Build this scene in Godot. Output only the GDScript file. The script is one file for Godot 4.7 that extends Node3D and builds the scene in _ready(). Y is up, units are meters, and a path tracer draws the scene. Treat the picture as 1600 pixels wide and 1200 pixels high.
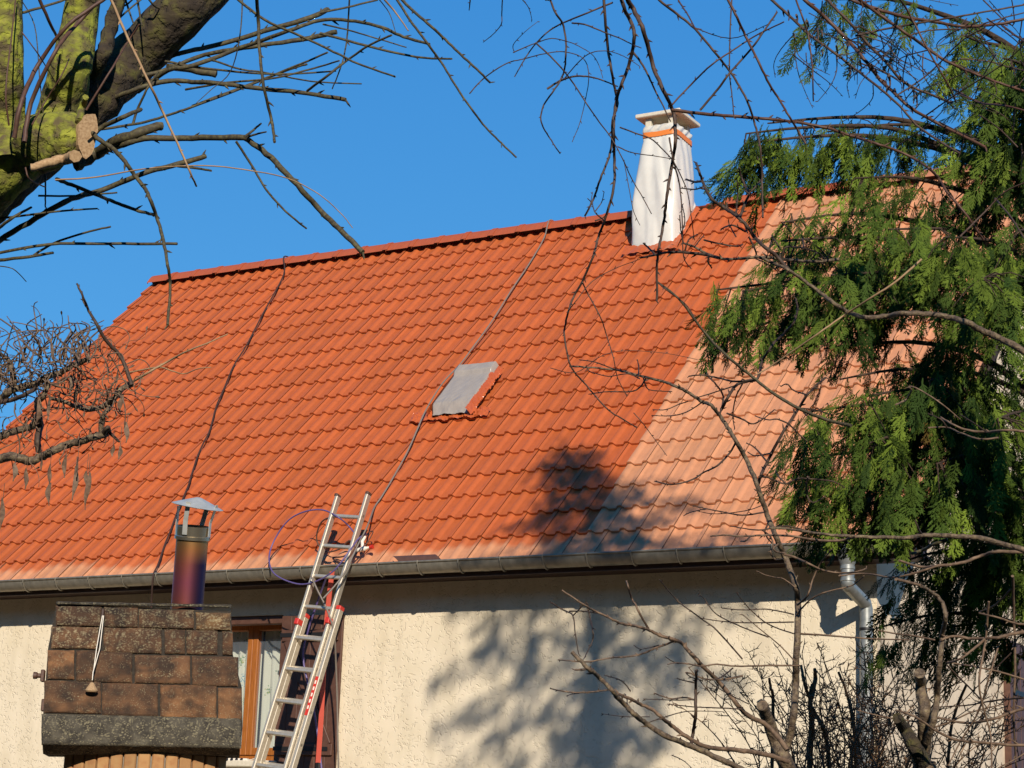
extends Node3D
# A tiled house roof being repainted, seen from the garden between bare trees.
const EYE := Vector3(0, 1.6, 0)
const RT := Vector3(0.870536, 0.036393, -0.490757)     # the camera's right, up and forward
const UP := Vector3(0.082022, 0.972581, 0.217620)
const FW := Vector3(-0.485221, 0.229699, -0.843682)
const FPX := 3183.1
const SUN := Vector3(0.531, 0.43, 0.73)                # towards the sun
const RIDGE := Vector3(-16.1423, 8.5461, -18.9627)
const PITCH := 0.7885
const GAUGE := 0.3311
const ROLL := 0.15
const ZW := -14.93                                     # front wall
const XR := -5.29                                      # right gable wall

var rng := RandomNumberGenerator.new()
var used := {}
var MT := {}

# ------------------------------------------------------------------ mesh building
class MB:
	var v := PackedVector3Array()
	var n := PackedVector3Array()
	var c := PackedColorArray()
	var t := PackedVector2Array()
	var ix := PackedInt32Array()
	func add(p: Vector3, nn: Vector3, col := Color.WHITE, uv := Vector2.ZERO) -> int:
		v.append(p); n.append(nn); c.append(col); t.append(uv)
		return v.size() - 1
	func tri(a: int, b: int, d: int) -> void:   # counter-clockwise from outside
		ix.append(a); ix.append(d); ix.append(b)
	func ftri(a: Vector3, b: Vector3, d: Vector3, col := Color.WHITE) -> void:
		var nn := (b - a).cross(d - a).normalized()
		tri(add(a, nn, col), add(b, nn, col), add(d, nn, col))
	func quad(a: Vector3, b: Vector3, d: Vector3, e: Vector3, col := Color.WHITE) -> void:
		var nn := (d - a).cross(e - b).normalized()
		var i := add(a, nn, col, Vector2(0, 1)); add(b, nn, col, Vector2(1, 1)); add(d, nn, col, Vector2(1, 0)); add(e, nn, col, Vector2(0, 0))
		tri(i, i + 1, i + 2); tri(i, i + 2, i + 3)
	func box(ctr: Vector3, size: Vector3, b := Basis(), col := Color.WHITE) -> void:
		var h := size / 2
		var p := []
		for k in 8:
			p.append(ctr + b * Vector3(h.x * (1 if k & 1 else -1), h.y * (1 if k & 2 else -1), h.z * (1 if k & 4 else -1)))
		quad(p[4], p[5], p[7], p[6], col); quad(p[1], p[0], p[2], p[3], col)
		quad(p[5], p[1], p[3], p[7], col); quad(p[0], p[4], p[6], p[2], col)
		quad(p[6], p[7], p[3], p[2], col); quad(p[0], p[1], p[5], p[4], col)
	func bev(ctr: Vector3, size: Vector3, r: float, b := Basis(), col := Color.WHITE) -> void:
		# box whose long edges and corners are chamfered: three slabs' outlines joined
		var h := size / 2
		var q := [Vector3(h.x, h.y - r, h.z - r), Vector3(h.x - r, h.y, h.z - r), Vector3(h.x - r, h.y - r, h.z)]
		for s in [1, -1]:
			var f := func(x, y, z): return ctr + b * Vector3(x, y, z)
			var X: float = h.x * s; var Y: float = h.y * s; var Z: float = h.z * s
			var a := h.x - r; var e := h.y - r; var g := h.z - r
			var l := [f.call(X, -e, g), f.call(X, -e, -g), f.call(X, e, -g), f.call(X, e, g)]
			if s < 0: l.reverse()
			quad(l[0], l[1], l[2], l[3], col)
			l = [f.call(-a, Y, g), f.call(a, Y, g), f.call(a, Y, -g), f.call(-a, Y, -g)]
			if s < 0: l.reverse()
			quad(l[0], l[1], l[2], l[3], col)
			l = [f.call(-a, -e, Z), f.call(a, -e, Z), f.call(a, e, Z), f.call(-a, e, Z)]
			if s < 0: l.reverse()
			quad(l[0], l[1], l[2], l[3], col)
		for sx in [1, -1]:
			for sy in [1, -1]:
				var l := [b * Vector3(h.x * sx, (h.y - r) * sy, -(h.z - r)), b * Vector3((h.x - r) * sx, h.y * sy, -(h.z - r)), b * Vector3((h.x - r) * sx, h.y * sy, h.z - r), b * Vector3(h.x * sx, (h.y - r) * sy, h.z - r)]
				if sx * sy < 0: l.reverse()
				quad(ctr + l[0], ctr + l[1], ctr + l[2], ctr + l[3], col)
				l = [b * Vector3(h.x * sx, -(h.y - r), (h.z - r) * sy), b * Vector3((h.x - r) * sx, -(h.y - r), h.z * sy), b * Vector3((h.x - r) * sx, h.y - r, h.z * sy), b * Vector3(h.x * sx, h.y - r, (h.z - r) * sy)]
				if sx * sy > 0: l.reverse()
				quad(ctr + l[0], ctr + l[1], ctr + l[2], ctr + l[3], col)
				l = [b * Vector3(-(h.x - r), h.y * sx, (h.z - r) * sy), b * Vector3(-(h.x - r), (h.y - r) * sx, h.z * sy), b * Vector3(h.x - r, (h.y - r) * sx, h.z * sy), b * Vector3(h.x - r, h.y * sx, (h.z - r) * sy)]
				if sx * sy < 0: l.reverse()
				quad(ctr + l[0], ctr + l[1], ctr + l[2], ctr + l[3], col)
				for sz in [1, -1]:
					var w := [ctr + b * (q[0] * Vector3(sx, sy, sz)), ctr + b * (q[1] * Vector3(sx, sy, sz)), ctr + b * (q[2] * Vector3(sx, sy, sz))]
					if sx * sy * sz < 0: ftri(w[2], w[1], w[0], col)
					else: ftri(w[0], w[1], w[2], col)
	func tube(pts: PackedVector3Array, rad: PackedFloat32Array, sides := 6, col := Color.WHITE, bump := 0.0, rg: RandomNumberGenerator = null, col2 = null) -> void:
		var m := pts.size()
		if m < 2: return
		var fr := Vector3.UP
		var prev := -1
		var first := -1
		for i in m:
			var d := (pts[mini(i + 1, m - 1)] - pts[maxi(i - 1, 0)]).normalized()
			if i == 0: fr = d.cross(Vector3(0.31, 0.2, 0.93) if absf(d.z) < 0.8 else Vector3.UP).normalized()
			else: fr = (fr - d * fr.dot(d)).normalized()
			var g := d.cross(fr)
			var at := v.size()
			var cc: Color = col if col2 == null else col.lerp(col2, float(i) / (m - 1))
			for k in sides:
				var a := TAU * k / sides
				var o := fr * cos(a) + g * sin(a)
				var r := rad[i]
				if bump > 0.0: r *= 1.0 + rg.randf_range(-bump, bump)
				add(pts[i] + o * r, o, cc, Vector2(float(k) / sides, float(i) / (m - 1)))
			if prev >= 0:
				for k in sides:
					var k2 := (k + 1) % sides
					tri(prev + k, prev + k2, at + k2); tri(prev + k, at + k2, at + k)
			else: first = at
			prev = at
		for e in 2:
			var p: Vector3 = pts[0] if e == 0 else pts[m - 1]
			var d: Vector3 = (pts[0] - pts[1]).normalized() if e == 0 else (pts[m - 1] - pts[m - 2]).normalized()
			var base := first if e == 0 else prev
			var cc: Color = col if e == 0 or col2 == null else col2
			var mid := add(p + d * rad[0 if e == 0 else m - 1] * 0.3, d, cc)
			var ring := v.size()
			for k in sides: add(v[base + k], d, cc)
			for k in sides:
				if e == 0: tri(mid, ring + (k + 1) % sides, ring + k)
				else: tri(mid, ring + k, ring + (k + 1) % sides)
	func lathe(o: Vector3, axis: Vector3, prof: Array, sides := 24, col := Color.WHITE, flat_v := false) -> void:
		var x := axis.cross(Vector3(0.2, 0.1, 1)).normalized()
		var z := axis.cross(x)
		for i in prof.size() - 1:
			var a: Vector2 = prof[i]; var b: Vector2 = prof[i + 1]
			var sl := (b - a).normalized()
			var at := v.size()
			for k in sides + 1:
				var an := TAU * k / sides
				var d := x * cos(an) + z * sin(an)
				var nn := (d * sl.y - axis * sl.x).normalized()
				add(o + axis * a.y + d * a.x, nn, col, Vector2(float(k) / sides, a.y)); add(o + axis * b.y + d * b.x, nn, col, Vector2(float(k) / sides, b.y))
			for k in sides:
				var q := at + 2 * k
				tri(q, q + 3, q + 1); tri(q, q + 2, q + 3)
	func grid(rows: Array, col := Color.WHITE, cols = null) -> void:   # rows of equally many points, smooth
		var h := rows.size(); var w: int = rows[0].size(); var at := v.size()
		for j in h:
			for i in w:
				var dx: Vector3 = rows[j][mini(i + 1, w - 1)] - rows[j][maxi(i - 1, 0)]
				var dy: Vector3 = rows[mini(j + 1, h - 1)][i] - rows[maxi(j - 1, 0)][i]
				add(rows[j][i], dy.cross(dx).normalized(), col if cols == null else cols[j][i], Vector2(float(i) / (w - 1), float(j) / (h - 1)))
		for j in h - 1:
			for i in w - 1:
				var q := at + j * w + i
				tri(q, q + w, q + w + 1); tri(q, q + w + 1, q + 1)
	func mesh() -> ArrayMesh:
		var a := []
		a.resize(Mesh.ARRAY_MAX)
		a[Mesh.ARRAY_VERTEX] = v; a[Mesh.ARRAY_NORMAL] = n; a[Mesh.ARRAY_COLOR] = c; a[Mesh.ARRAY_TEX_UV] = t; a[Mesh.ARRAY_INDEX] = ix
		var m := ArrayMesh.new()
		m.add_surface_from_arrays(Mesh.PRIMITIVE_TRIANGLES, a)
		return m

# ------------------------------------------------------------------ naming and tagging
func numbered(called: String) -> String:
	var k: int = used.get(called, 0)
	used[called] = k + 1
	return called if k == 0 else "%s_%03d" % [called, k]

func thing(called: String, label: String, category: String, at := Vector3.ZERO, group := "") -> Node3D:
	var o := Node3D.new()
	o.name = numbered(called); o.position = at
	add_child(o)
	o.set_meta("label", label); o.set_meta("category", category)
	if group != "": o.set_meta("group", group)
	return o

func origin_of(n: Node) -> Vector3:
	var p := Vector3.ZERO
	while n is Node3D and n != self:
		p += n.position
		n = n.get_parent()
	return p

func part(called: String, mb: MB, mat: Material, parent: Node3D, kind := "", label := "") -> MeshInstance3D:
	return inst(called, mb.mesh(), mat, parent, -origin_of(parent), kind, label)

func inst(called: String, m: Mesh, mat: Material, parent: Node3D, at := Vector3.ZERO, kind := "", label := "") -> MeshInstance3D:
	var o := MeshInstance3D.new()
	o.name = called; o.mesh = m; o.material_override = mat; o.position = at
	parent.add_child(o, true)
	if kind != "": o.set_meta("kind", kind)
	if label != "": o.set_meta("label", label)
	return o

# ------------------------------------------------------------------ places
func at(x: float, y: float, d: float) -> Vector3:
	return EYE + (FW + RT * (x - 800.0) / FPX - UP * (y - 600.0) / FPX) * d

func on_z(x: float, y: float, z: float) -> Vector3:
	var d := FW + RT * (x - 800.0) / FPX - UP * (y - 600.0) / FPX
	return EYE + d * ((z - EYE.z) / d.z)

func on_x(x: float, y: float, px: float) -> Vector3:
	var d := FW + RT * (x - 800.0) / FPX - UP * (y - 600.0) / FPX
	return EYE + d * ((px - EYE.x) / d.x)

func slope_n() -> Vector3: return Vector3(0, cos(PITCH), sin(PITCH))
func slope_s() -> Vector3: return Vector3(0, -sin(PITCH), cos(PITCH))

func roof(u: float, w: float, off := 0.0) -> Vector3:
	return RIDGE + Vector3(u * ROLL, 0, 0) + slope_s() * w * GAUGE + slope_n() * off

func on_roof(x: float, y: float, off := 0.0) -> Vector3:
	var d := FW + RT * (x - 800.0) / FPX - UP * (y - 600.0) / FPX
	var nn := slope_n()
	return EYE + d * ((nn.dot(RIDGE - EYE) + off) / nn.dot(d))

func smooth(p: PackedVector3Array, per := 4) -> PackedVector3Array:
	var o := PackedVector3Array()
	var m := p.size()
	for i in m - 1:
		for k in per:
			o.append(p[i].cubic_interpolate(p[i + 1], p[maxi(i - 1, 0)], p[mini(i + 2, m - 1)], float(k) / per))
	o.append(p[m - 1])
	return o

func taper(m: int, r0: float, r1: float, pw := 1.0) -> PackedFloat32Array:
	var o := PackedFloat32Array()
	for i in m: o.append(lerpf(r0, r1, pow(float(i) / maxi(m - 1, 1), pw)))
	return o

func even(m: int, r: float) -> PackedFloat32Array: return taper(m, r, r)

# ------------------------------------------------------------------ materials
func lin(r: float, g: float, b: float) -> Color: return Color(r, g, b).linear_to_srgb()

func ramp(stops: Array) -> Gradient:
	var g := Gradient.new()
	var o := PackedFloat32Array(); var c := PackedColorArray()
	for s in stops: o.append(s[0]); c.append(s[1])
	g.offsets = o; g.colors = c
	return g

func noise_tex(freq: float, stops: Array, sd := 1, type := FastNoiseLite.TYPE_SIMPLEX_SMOOTH, oct := 4, size := 512, warp := 0.0) -> NoiseTexture2D:
	var f := FastNoiseLite.new()
	f.seed = sd; f.noise_type = type; f.frequency = freq; f.fractal_octaves = oct
	if warp > 0.0:
		f.domain_warp_enabled = true; f.domain_warp_amplitude = warp; f.domain_warp_frequency = freq * 1.5
	if type == FastNoiseLite.TYPE_CELLULAR:
		f.cellular_return_type = FastNoiseLite.RETURN_DISTANCE
	var t := NoiseTexture2D.new()
	t.width = size; t.height = size; t.seamless = true; t.noise = f
	t.color_ramp = ramp(stops)
	return t

func warm(c: Color) -> Color:   # warm sunlight tint put into the base colours, so shadows come out less blue
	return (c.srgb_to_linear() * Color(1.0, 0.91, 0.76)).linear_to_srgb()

func flat(col: Color, rough := 0.8, metal := 0.0) -> StandardMaterial3D:
	var m := StandardMaterial3D.new()
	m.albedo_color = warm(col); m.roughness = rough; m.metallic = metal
	return m

func tex(t: Texture2D, scale: float, rough := 0.85, bump: Texture2D = null, depth := 0.0, metal := 0.0) -> StandardMaterial3D:
	var m := StandardMaterial3D.new()
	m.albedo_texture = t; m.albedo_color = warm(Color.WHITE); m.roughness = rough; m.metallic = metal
	m.uv1_triplanar = true; m.uv1_world_triplanar = true; m.uv1_scale = Vector3.ONE * scale
	m.vertex_color_use_as_albedo = true
	if bump:
		m.heightmap_enabled = true; m.heightmap_texture = bump; m.heightmap_scale = depth
	return m

func g(x: float) -> Color: return Color(x, x, x)

func make_materials() -> void:
	var fine := noise_tex(0.03, [[0.0, g(0.0)], [1.0, g(1.0)]], 3, FastNoiseLite.TYPE_SIMPLEX_SMOOTH, 5)
	MT.fine = fine
	# roof tiles: matt concrete, a colour for each tile in its vertices
	var tn := noise_tex(0.012, [[0.0, g(0.9)], [0.45, g(0.97)], [1.0, g(1.0)]], 5, FastNoiseLite.TYPE_SIMPLEX_SMOOTH, 6)
	MT.tile = tex(tn, 1.6, 0.62, fine, 0.25)
	MT.deck = flat(lin(0.03, 0.02, 0.015), 0.95)
	# roughcast: worm-shaped dents in a cream render
	var worm := dents()
	var cream := noise_tex(0.006, [[0.0, lin(0.68, 0.625, 0.515)], [0.5, lin(0.72, 0.665, 0.56)], [1.0, lin(0.745, 0.69, 0.59)]], 12, FastNoiseLite.TYPE_SIMPLEX_SMOOTH, 5)
	MT.stucco = tex(cream, 0.75, 0.92, worm, 0.55)
	MT.stucco.detail_enabled = true; MT.stucco.detail_blend_mode = BaseMaterial3D.BLEND_MODE_MUL; MT.stucco.detail_uv_layer = BaseMaterial3D.DETAIL_UV_2
	MT.stucco.detail_albedo = noise_tex(0.012, [[0.0, Color(0.94, 0.935, 0.93)], [0.45, Color(0.985, 0.985, 0.98)], [0.6, Color(1, 1, 1)], [1.0, Color(1, 1, 1)]], 15, FastNoiseLite.TYPE_SIMPLEX_SMOOTH, 5)
	MT.stucco.uv2_triplanar = true; MT.stucco.uv2_world_triplanar = true; MT.stucco.uv2_scale = Vector3(0.7, 0.10, 0.7)
	var pale := noise_tex(0.008, [[0.0, lin(0.56, 0.48, 0.39)], [0.4, lin(0.72, 0.62, 0.50)], [1.0, lin(0.76, 0.67, 0.55)]], 14, FastNoiseLite.TYPE_SIMPLEX_SMOOTH, 4)
	MT.smooth_wall = tex(pale, 0.6, 0.92, fine, 0.35)
	MT.zinc = tex(noise_tex(0.015, [[0.0, lin(0.17, 0.165, 0.15)], [0.5, lin(0.25, 0.24, 0.215)], [1.0, lin(0.31, 0.30, 0.27)]], 21), 1.5, 0.45, null, 0.0, 0.5)
	MT.galv = tex(noise_tex(0.02, [[0.0, lin(0.42, 0.46, 0.48)], [0.5, lin(0.55, 0.59, 0.62)], [1.0, lin(0.66, 0.7, 0.72)]], 22), 2.0, 0.4, null, 0.0, 0.4)
	MT.pipe = tex(noise_tex(0.02, [[0.0, lin(0.22, 0.25, 0.275)], [0.5, lin(0.31, 0.345, 0.375)], [1.0, lin(0.40, 0.43, 0.46)]], 34), 2.0, 0.42, null, 0.0, 0.5)
	MT.brown = tex(noise_tex(0.02, [[0.0, lin(0.030, 0.014, 0.010)], [0.6, lin(0.045, 0.021, 0.014)], [1.0, lin(0.055, 0.028, 0.02)]], 23), 1.3, 0.6)
	MT.shutter = tex(noise_tex(0.02, [[0.0, lin(0.075, 0.036, 0.026)], [0.6, lin(0.10, 0.048, 0.034)], [1.0, lin(0.12, 0.06, 0.042)]], 24), 1.3, 0.55)
	var wg := noise_tex(0.02, [[0.0, lin(0.24, 0.075, 0.012)], [0.5, lin(0.33, 0.115, 0.022)], [1.0, lin(0.42, 0.16, 0.035)]], 25)
	MT.wood = tex(wg, 1.0, 0.4); MT.wood.uv1_scale = Vector3(6, 0.5, 6)
	MT.alu = tex(noise_tex(0.02, [[0.0, lin(0.42, 0.40, 0.37)], [1.0, lin(0.56, 0.54, 0.50)]], 26), 2.5, 0.4, null, 0.0, 0.5)
	MT.iron = flat(lin(0.012, 0.011, 0.011), 0.5)
	MT.red = flat(lin(0.55, 0.03, 0.02), 0.45)
	MT.strap = flat(lin(0.62, 0.11, 0.08), 0.6)
	MT.white = flat(lin(0.78, 0.77, 0.74), 0.4)
	MT.purple = flat(lin(0.11, 0.085, 0.27), 0.4)
	MT.grey_cord = flat(lin(0.20, 0.18, 0.17), 0.7)
	MT.dark_cord = flat(lin(0.045, 0.022, 0.016), 0.8)
	MT.film = tex(noise_tex(0.01, [[0.0, lin(0.70, 0.715, 0.72)], [1.0, lin(0.78, 0.80, 0.81)]], 27), 1.0, 0.32)
	MT.film.backlight_enabled = true; MT.film.backlight = lin(0.25, 0.24, 0.22)
	MT.film_grey = tex(noise_tex(0.012, [[0.0, lin(0.30, 0.275, 0.265)], [1.0, lin(0.38, 0.35, 0.335)]], 28), 1.5, 0.28)
	MT.film_paint = tex(noise_tex(0.02, [[0.0, lin(0.40, 0.085, 0.025)], [1.0, lin(0.52, 0.135, 0.045)]], 29), 3.0, 0.16)
	MT.tape = flat(lin(0.75, 0.22, 0.03), 0.5)
	MT.slab = tex(noise_tex(0.02, [[0.0, lin(0.56, 0.53, 0.46)], [1.0, lin(0.70, 0.67, 0.60)]], 30), 2.0, 0.85)
	# barbecue bricks: fired clay, soot in broad clouds, lichen in specks
	MT.brick = []
	for k in 3:
		MT.brick.append(tex(lichen(256 + k, k), 3.2, 0.95, fine, 0.5))
	for k in 2: MT.brick.append(tex(lichen(280 + k, k, 0.45), 3.2, 0.95, fine, 0.5))
	MT.lintel = tex(lichen(300, 3, 0.8), 3.2, 0.95, fine, 0.6)
	MT.mortar = tex(noise_tex(0.03, [[0.0, lin(0.012, 0.010, 0.008)], [1.0, lin(0.05, 0.042, 0.033)]], 31), 3.0, 0.95)
	MT.clay = tex(noise_tex(0.015, [[0.0, lin(0.30, 0.13, 0.06)], [0.5, lin(0.42, 0.24, 0.11)], [1.0, lin(0.46, 0.32, 0.16)]], 32), 2.0, 0.9)
	MT.joint = tex(noise_tex(0.03, [[0.0, lin(0.16, 0.15, 0.14)], [1.0, lin(0.28, 0.27, 0.25)]], 33), 3.0, 0.95)
	# bark
	var crack := noise_tex(0.016, [[0.0, g(0.0)], [0.42, g(0.25)], [0.5, g(0.75)], [1.0, g(1.0)]], 40, FastNoiseLite.TYPE_SIMPLEX_SMOOTH, 6, 512, 18.0)
	MT.moss = tex(noise_tex(0.012, [[0.0, lin(0.05, 0.04, 0.022)], [0.40, lin(0.11, 0.09, 0.045)], [0.48, lin(0.15, 0.17, 0.024)], [0.70, lin(0.27, 0.31, 0.035)], [1.0, lin(0.40, 0.43, 0.07)]], 41, FastNoiseLite.TYPE_SIMPLEX_SMOOTH, 6), 4.2, 0.95, crack, 0.6)
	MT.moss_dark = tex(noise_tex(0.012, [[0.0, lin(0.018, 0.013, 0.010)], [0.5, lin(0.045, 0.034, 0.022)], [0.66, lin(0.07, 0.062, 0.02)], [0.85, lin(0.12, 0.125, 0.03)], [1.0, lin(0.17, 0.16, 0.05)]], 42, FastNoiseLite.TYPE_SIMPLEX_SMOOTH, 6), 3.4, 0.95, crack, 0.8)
	MT.shoot = tex(noise_tex(0.02, [[0.0, lin(0.024, 0.018, 0.013)], [0.45, lin(0.062, 0.052, 0.03)], [0.7, lin(0.10, 0.092, 0.042)], [1.0, lin(0.17, 0.16, 0.07)]], 43, FastNoiseLite.TYPE_SIMPLEX_SMOOTH, 6), 9.0, 0.75)
	MT.cut_wood = tex(noise_tex(0.02, [[0.0, lin(0.20, 0.12, 0.06)], [0.5, lin(0.40, 0.28, 0.17)], [1.0, lin(0.52, 0.40, 0.26)]], 44), 14.0, 0.9)
	MT.red_twig = tex(noise_tex(0.02, [[0.0, lin(0.05, 0.024, 0.016)], [1.0, lin(0.14, 0.07, 0.045)]], 45), 6.0, 0.6)
	MT.tan = tex(noise_tex(0.02, [[0.0, lin(0.24, 0.15, 0.08)], [1.0, lin(0.42, 0.30, 0.18)]], 46), 6.0, 0.7)
	MT.whip = tex(noise_tex(0.02, [[0.0, lin(0.028, 0.017, 0.012)], [0.55, lin(0.075, 0.046, 0.034)], [1.0, lin(0.16, 0.105, 0.075)]], 47), 5.0, 0.7)
	MT.grey_bark = tex(noise_tex(0.015, [[0.0, lin(0.045, 0.033, 0.024)], [0.42, lin(0.10, 0.072, 0.05)], [0.6, lin(0.16, 0.12, 0.08)], [0.8, lin(0.22, 0.18, 0.11)], [1.0, lin(0.32, 0.30, 0.15)]], 48, FastNoiseLite.TYPE_SIMPLEX_SMOOTH, 6), 7.0, 0.7, crack, 0.35)
	MT.spur = tex(noise_tex(0.02, [[0.0, lin(0.025, 0.014, 0.010)], [0.6, lin(0.06, 0.036, 0.024)], [1.0, lin(0.12, 0.09, 0.05)]], 49), 5.0, 0.7)
	MT.pale_twig = tex(noise_tex(0.02, [[0.0, lin(0.05, 0.032, 0.022)], [0.5, lin(0.15, 0.10, 0.068)], [1.0, lin(0.30, 0.22, 0.155)]], 50), 5.0, 0.75)
	MT.pod = tex(noise_tex(0.02, [[0.0, lin(0.045, 0.024, 0.016)], [0.5, lin(0.13, 0.08, 0.05)], [1.0, lin(0.26, 0.18, 0.12)]], 51), 5.0, 0.8)
	MT.thorn = tex(noise_tex(0.02, [[0.0, lin(0.06, 0.036, 0.022)], [0.55, lin(0.18, 0.105, 0.055)], [1.0, lin(0.36, 0.22, 0.10)]], 52), 5.0, 0.8)
	MT.conifer_bark = tex(noise_tex(0.02, [[0.0, lin(0.025, 0.015, 0.010)], [1.0, lin(0.09, 0.06, 0.042)]], 53), 3.0, 0.9, fine, 0.8)
	MT.leaf = StandardMaterial3D.new()
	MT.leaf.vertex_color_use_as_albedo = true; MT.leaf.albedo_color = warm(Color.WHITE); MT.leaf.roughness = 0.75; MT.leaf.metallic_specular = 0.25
	MT.leaf.backlight_enabled = true; MT.leaf.backlight = lin(0.12, 0.2, 0.03)
	MT.pane = StandardMaterial3D.new()
	MT.pane.transparency = BaseMaterial3D.TRANSPARENCY_ALPHA; MT.pane.albedo_color = Color(0.9, 0.95, 1.0, 0.08); MT.pane.roughness = 0.03
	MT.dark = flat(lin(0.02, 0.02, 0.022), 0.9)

func dents() -> ImageTexture:
	# the relief of a scratched roughcast: short crooked scars in a slightly grainy flat
	var w := 1024
	var h := PackedFloat32Array(); h.resize(w * w); h.fill(0.8)
	var rg := RandomNumberGenerator.new(); rg.seed = 77
	var low := FastNoiseLite.new(); low.seed = 5; low.frequency = 0.004
	for k in 1800:
		var x := rg.randf() * w; var y := rg.randf() * w
		if low.get_noise_2d(x, y) < rg.randf_range(-0.75, 0.35): continue
		var a := rg.randf() * TAU
		var r0 := rg.randf_range(2.0, 4.6)
		var deep := rg.randf_range(0.25, 0.75)
		var turn := rg.randf_range(-0.25, 0.25)
		for st in rg.randi_range(4, 15):
			x += cos(a) * 2.2; y += sin(a) * 2.2; a += turn + rg.randf_range(-0.3, 0.3)
			var ri := int(r0 + 2)
			for dy in range(-ri, ri + 1):
				for dx in range(-ri, ri + 1):
					var d := sqrt(float(dx * dx + dy * dy)) / (r0 + 1.0)
					if d < 1.0:
						var q := posmod(int(y) + dy, w) * w + posmod(int(x) + dx, w)
						h[q] = minf(h[q], 0.8 - deep * (1.0 - d * d))
					elif d < 1.5:
						var q := posmod(int(y) + dy, w) * w + posmod(int(x) + dx, w)
						if h[q] >= 0.8: h[q] = minf(1.0, h[q] + 0.02)
	var by := PackedByteArray(); by.resize(w * w)
	for q in w * w: by[q] = int(clampf(h[q] + rg.randf_range(-0.03, 0.03), 0, 1) * 255.0)
	return ImageTexture.create_from_image(Image.create_from_data(w, w, false, Image.FORMAT_L8, by))

func lichen(sd: int, tone: int, mossy := 1.0) -> ImageTexture:
	var base := FastNoiseLite.new(); base.seed = sd; base.frequency = 0.012; base.fractal_octaves = 4
	var soot := FastNoiseLite.new(); soot.seed = sd + 50; soot.frequency = 0.008; soot.fractal_octaves = 4
	var speck := FastNoiseLite.new(); speck.seed = sd + 90; speck.noise_type = FastNoiseLite.TYPE_CELLULAR; speck.frequency = 0.068; speck.cellular_return_type = FastNoiseLite.RETURN_DISTANCE; speck.fractal_octaves = 1
	var where := FastNoiseLite.new(); where.seed = sd + 130; where.frequency = 0.014; where.fractal_octaves = 3
	var a: Color = [Color(0.21, 0.095, 0.042), Color(0.13, 0.062, 0.030), Color(0.17, 0.085, 0.036), Color(0.085, 0.075, 0.058)][tone]
	var b: Color = [Color(0.33, 0.17, 0.075), Color(0.22, 0.115, 0.055), Color(0.26, 0.16, 0.07), Color(0.15, 0.14, 0.11)][tone]
	var im := Image.create(384, 384, false, Image.FORMAT_RGB8)
	var w := 384.0
	var get := func(f: FastNoiseLite, x: float, y: float) -> float:   # wraps round
		var s := x / w; var t := y / w
		return lerpf(lerpf(f.get_noise_2d(x, y), f.get_noise_2d(x - w, y), s), lerpf(f.get_noise_2d(x, y - w), f.get_noise_2d(x - w, y - w), s), t)
	for y in 384:
		for x in 384:
			var c := a.lerp(b, clampf(0.5 + 1.1 * get.call(base, x, y), 0, 1))
			var k := clampf(0.62 + 2.4 * get.call(soot, x, y), 0, 1)
			c = c.lerp(Color(0.016, 0.013, 0.010), k * 0.85)
			var s: float = speck.get_noise_2d(x, y)
			var amount := clampf(0.35 + 1.6 * get.call(where, x, y), 0.0, 1.0) * mossy
			if s < -1.0 + 0.5 * amount:
				c = c.lerp(Color(0.40, 0.36, 0.22) if (x * 7 + y * 3) % 5 else Color(0.5, 0.48, 0.40), 0.75)
			im.set_pixel(x, y, c.linear_to_srgb())
	return ImageTexture.create_from_image(im)

# ------------------------------------------------------------------ everything
func _ready() -> void:
	rng.seed = 20240
	var cam := Camera3D.new()
	cam.name = "camera"
	cam.transform = Transform3D(Basis(RT, UP, -FW).orthonormalized(), EYE)
	cam.fov = rad_to_deg(2.0 * atan(600.0 / FPX)); cam.near = 0.1; cam.far = 4000.0
	add_child(cam)
	var we := WorldEnvironment.new()
	we.name = "environment"
	var env := Environment.new()
	env.background_mode = Environment.BG_SKY
	# clear winter air: paler towards the horizon, deepening steadily to the zenith
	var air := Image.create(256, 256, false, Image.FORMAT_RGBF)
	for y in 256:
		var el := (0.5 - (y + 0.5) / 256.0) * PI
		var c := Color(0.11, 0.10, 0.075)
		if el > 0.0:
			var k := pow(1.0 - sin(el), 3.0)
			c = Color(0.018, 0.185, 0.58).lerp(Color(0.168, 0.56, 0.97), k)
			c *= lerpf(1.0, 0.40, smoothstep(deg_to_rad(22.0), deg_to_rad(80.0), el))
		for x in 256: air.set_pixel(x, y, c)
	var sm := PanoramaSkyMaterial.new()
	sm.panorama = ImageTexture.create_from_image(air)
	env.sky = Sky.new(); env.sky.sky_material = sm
	env.tonemap_mode = Environment.TONE_MAPPER_LINEAR; env.tonemap_exposure = 1.04
	env.sdfgi_enabled = true; env.ssao_enabled = true; env.ssil_enabled = true
	we.environment = env
	add_child(we)
	var sun := DirectionalLight3D.new()
	sun.name = "sun"
	sun.light_energy = 1.6; sun.light_angular_distance = 0.5; sun.light_color = Color(1.0, 0.965, 0.915); sun.shadow_enabled = true
	sun.look_at_from_position(SUN * 50.0, Vector3.ZERO)
	add_child(sun)
	make_materials()
	build_ground()
	build_added_hedge()
	build_house()
	build_roof_clutter()
	build_ladder()
	build_barbecue()
	build_conifer()
	build_pollard()
	build_pod_tree()
	build_weeping_tree()
	build_cut_tree()
	build_edge_tree()
	build_thorn_bush()

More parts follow.
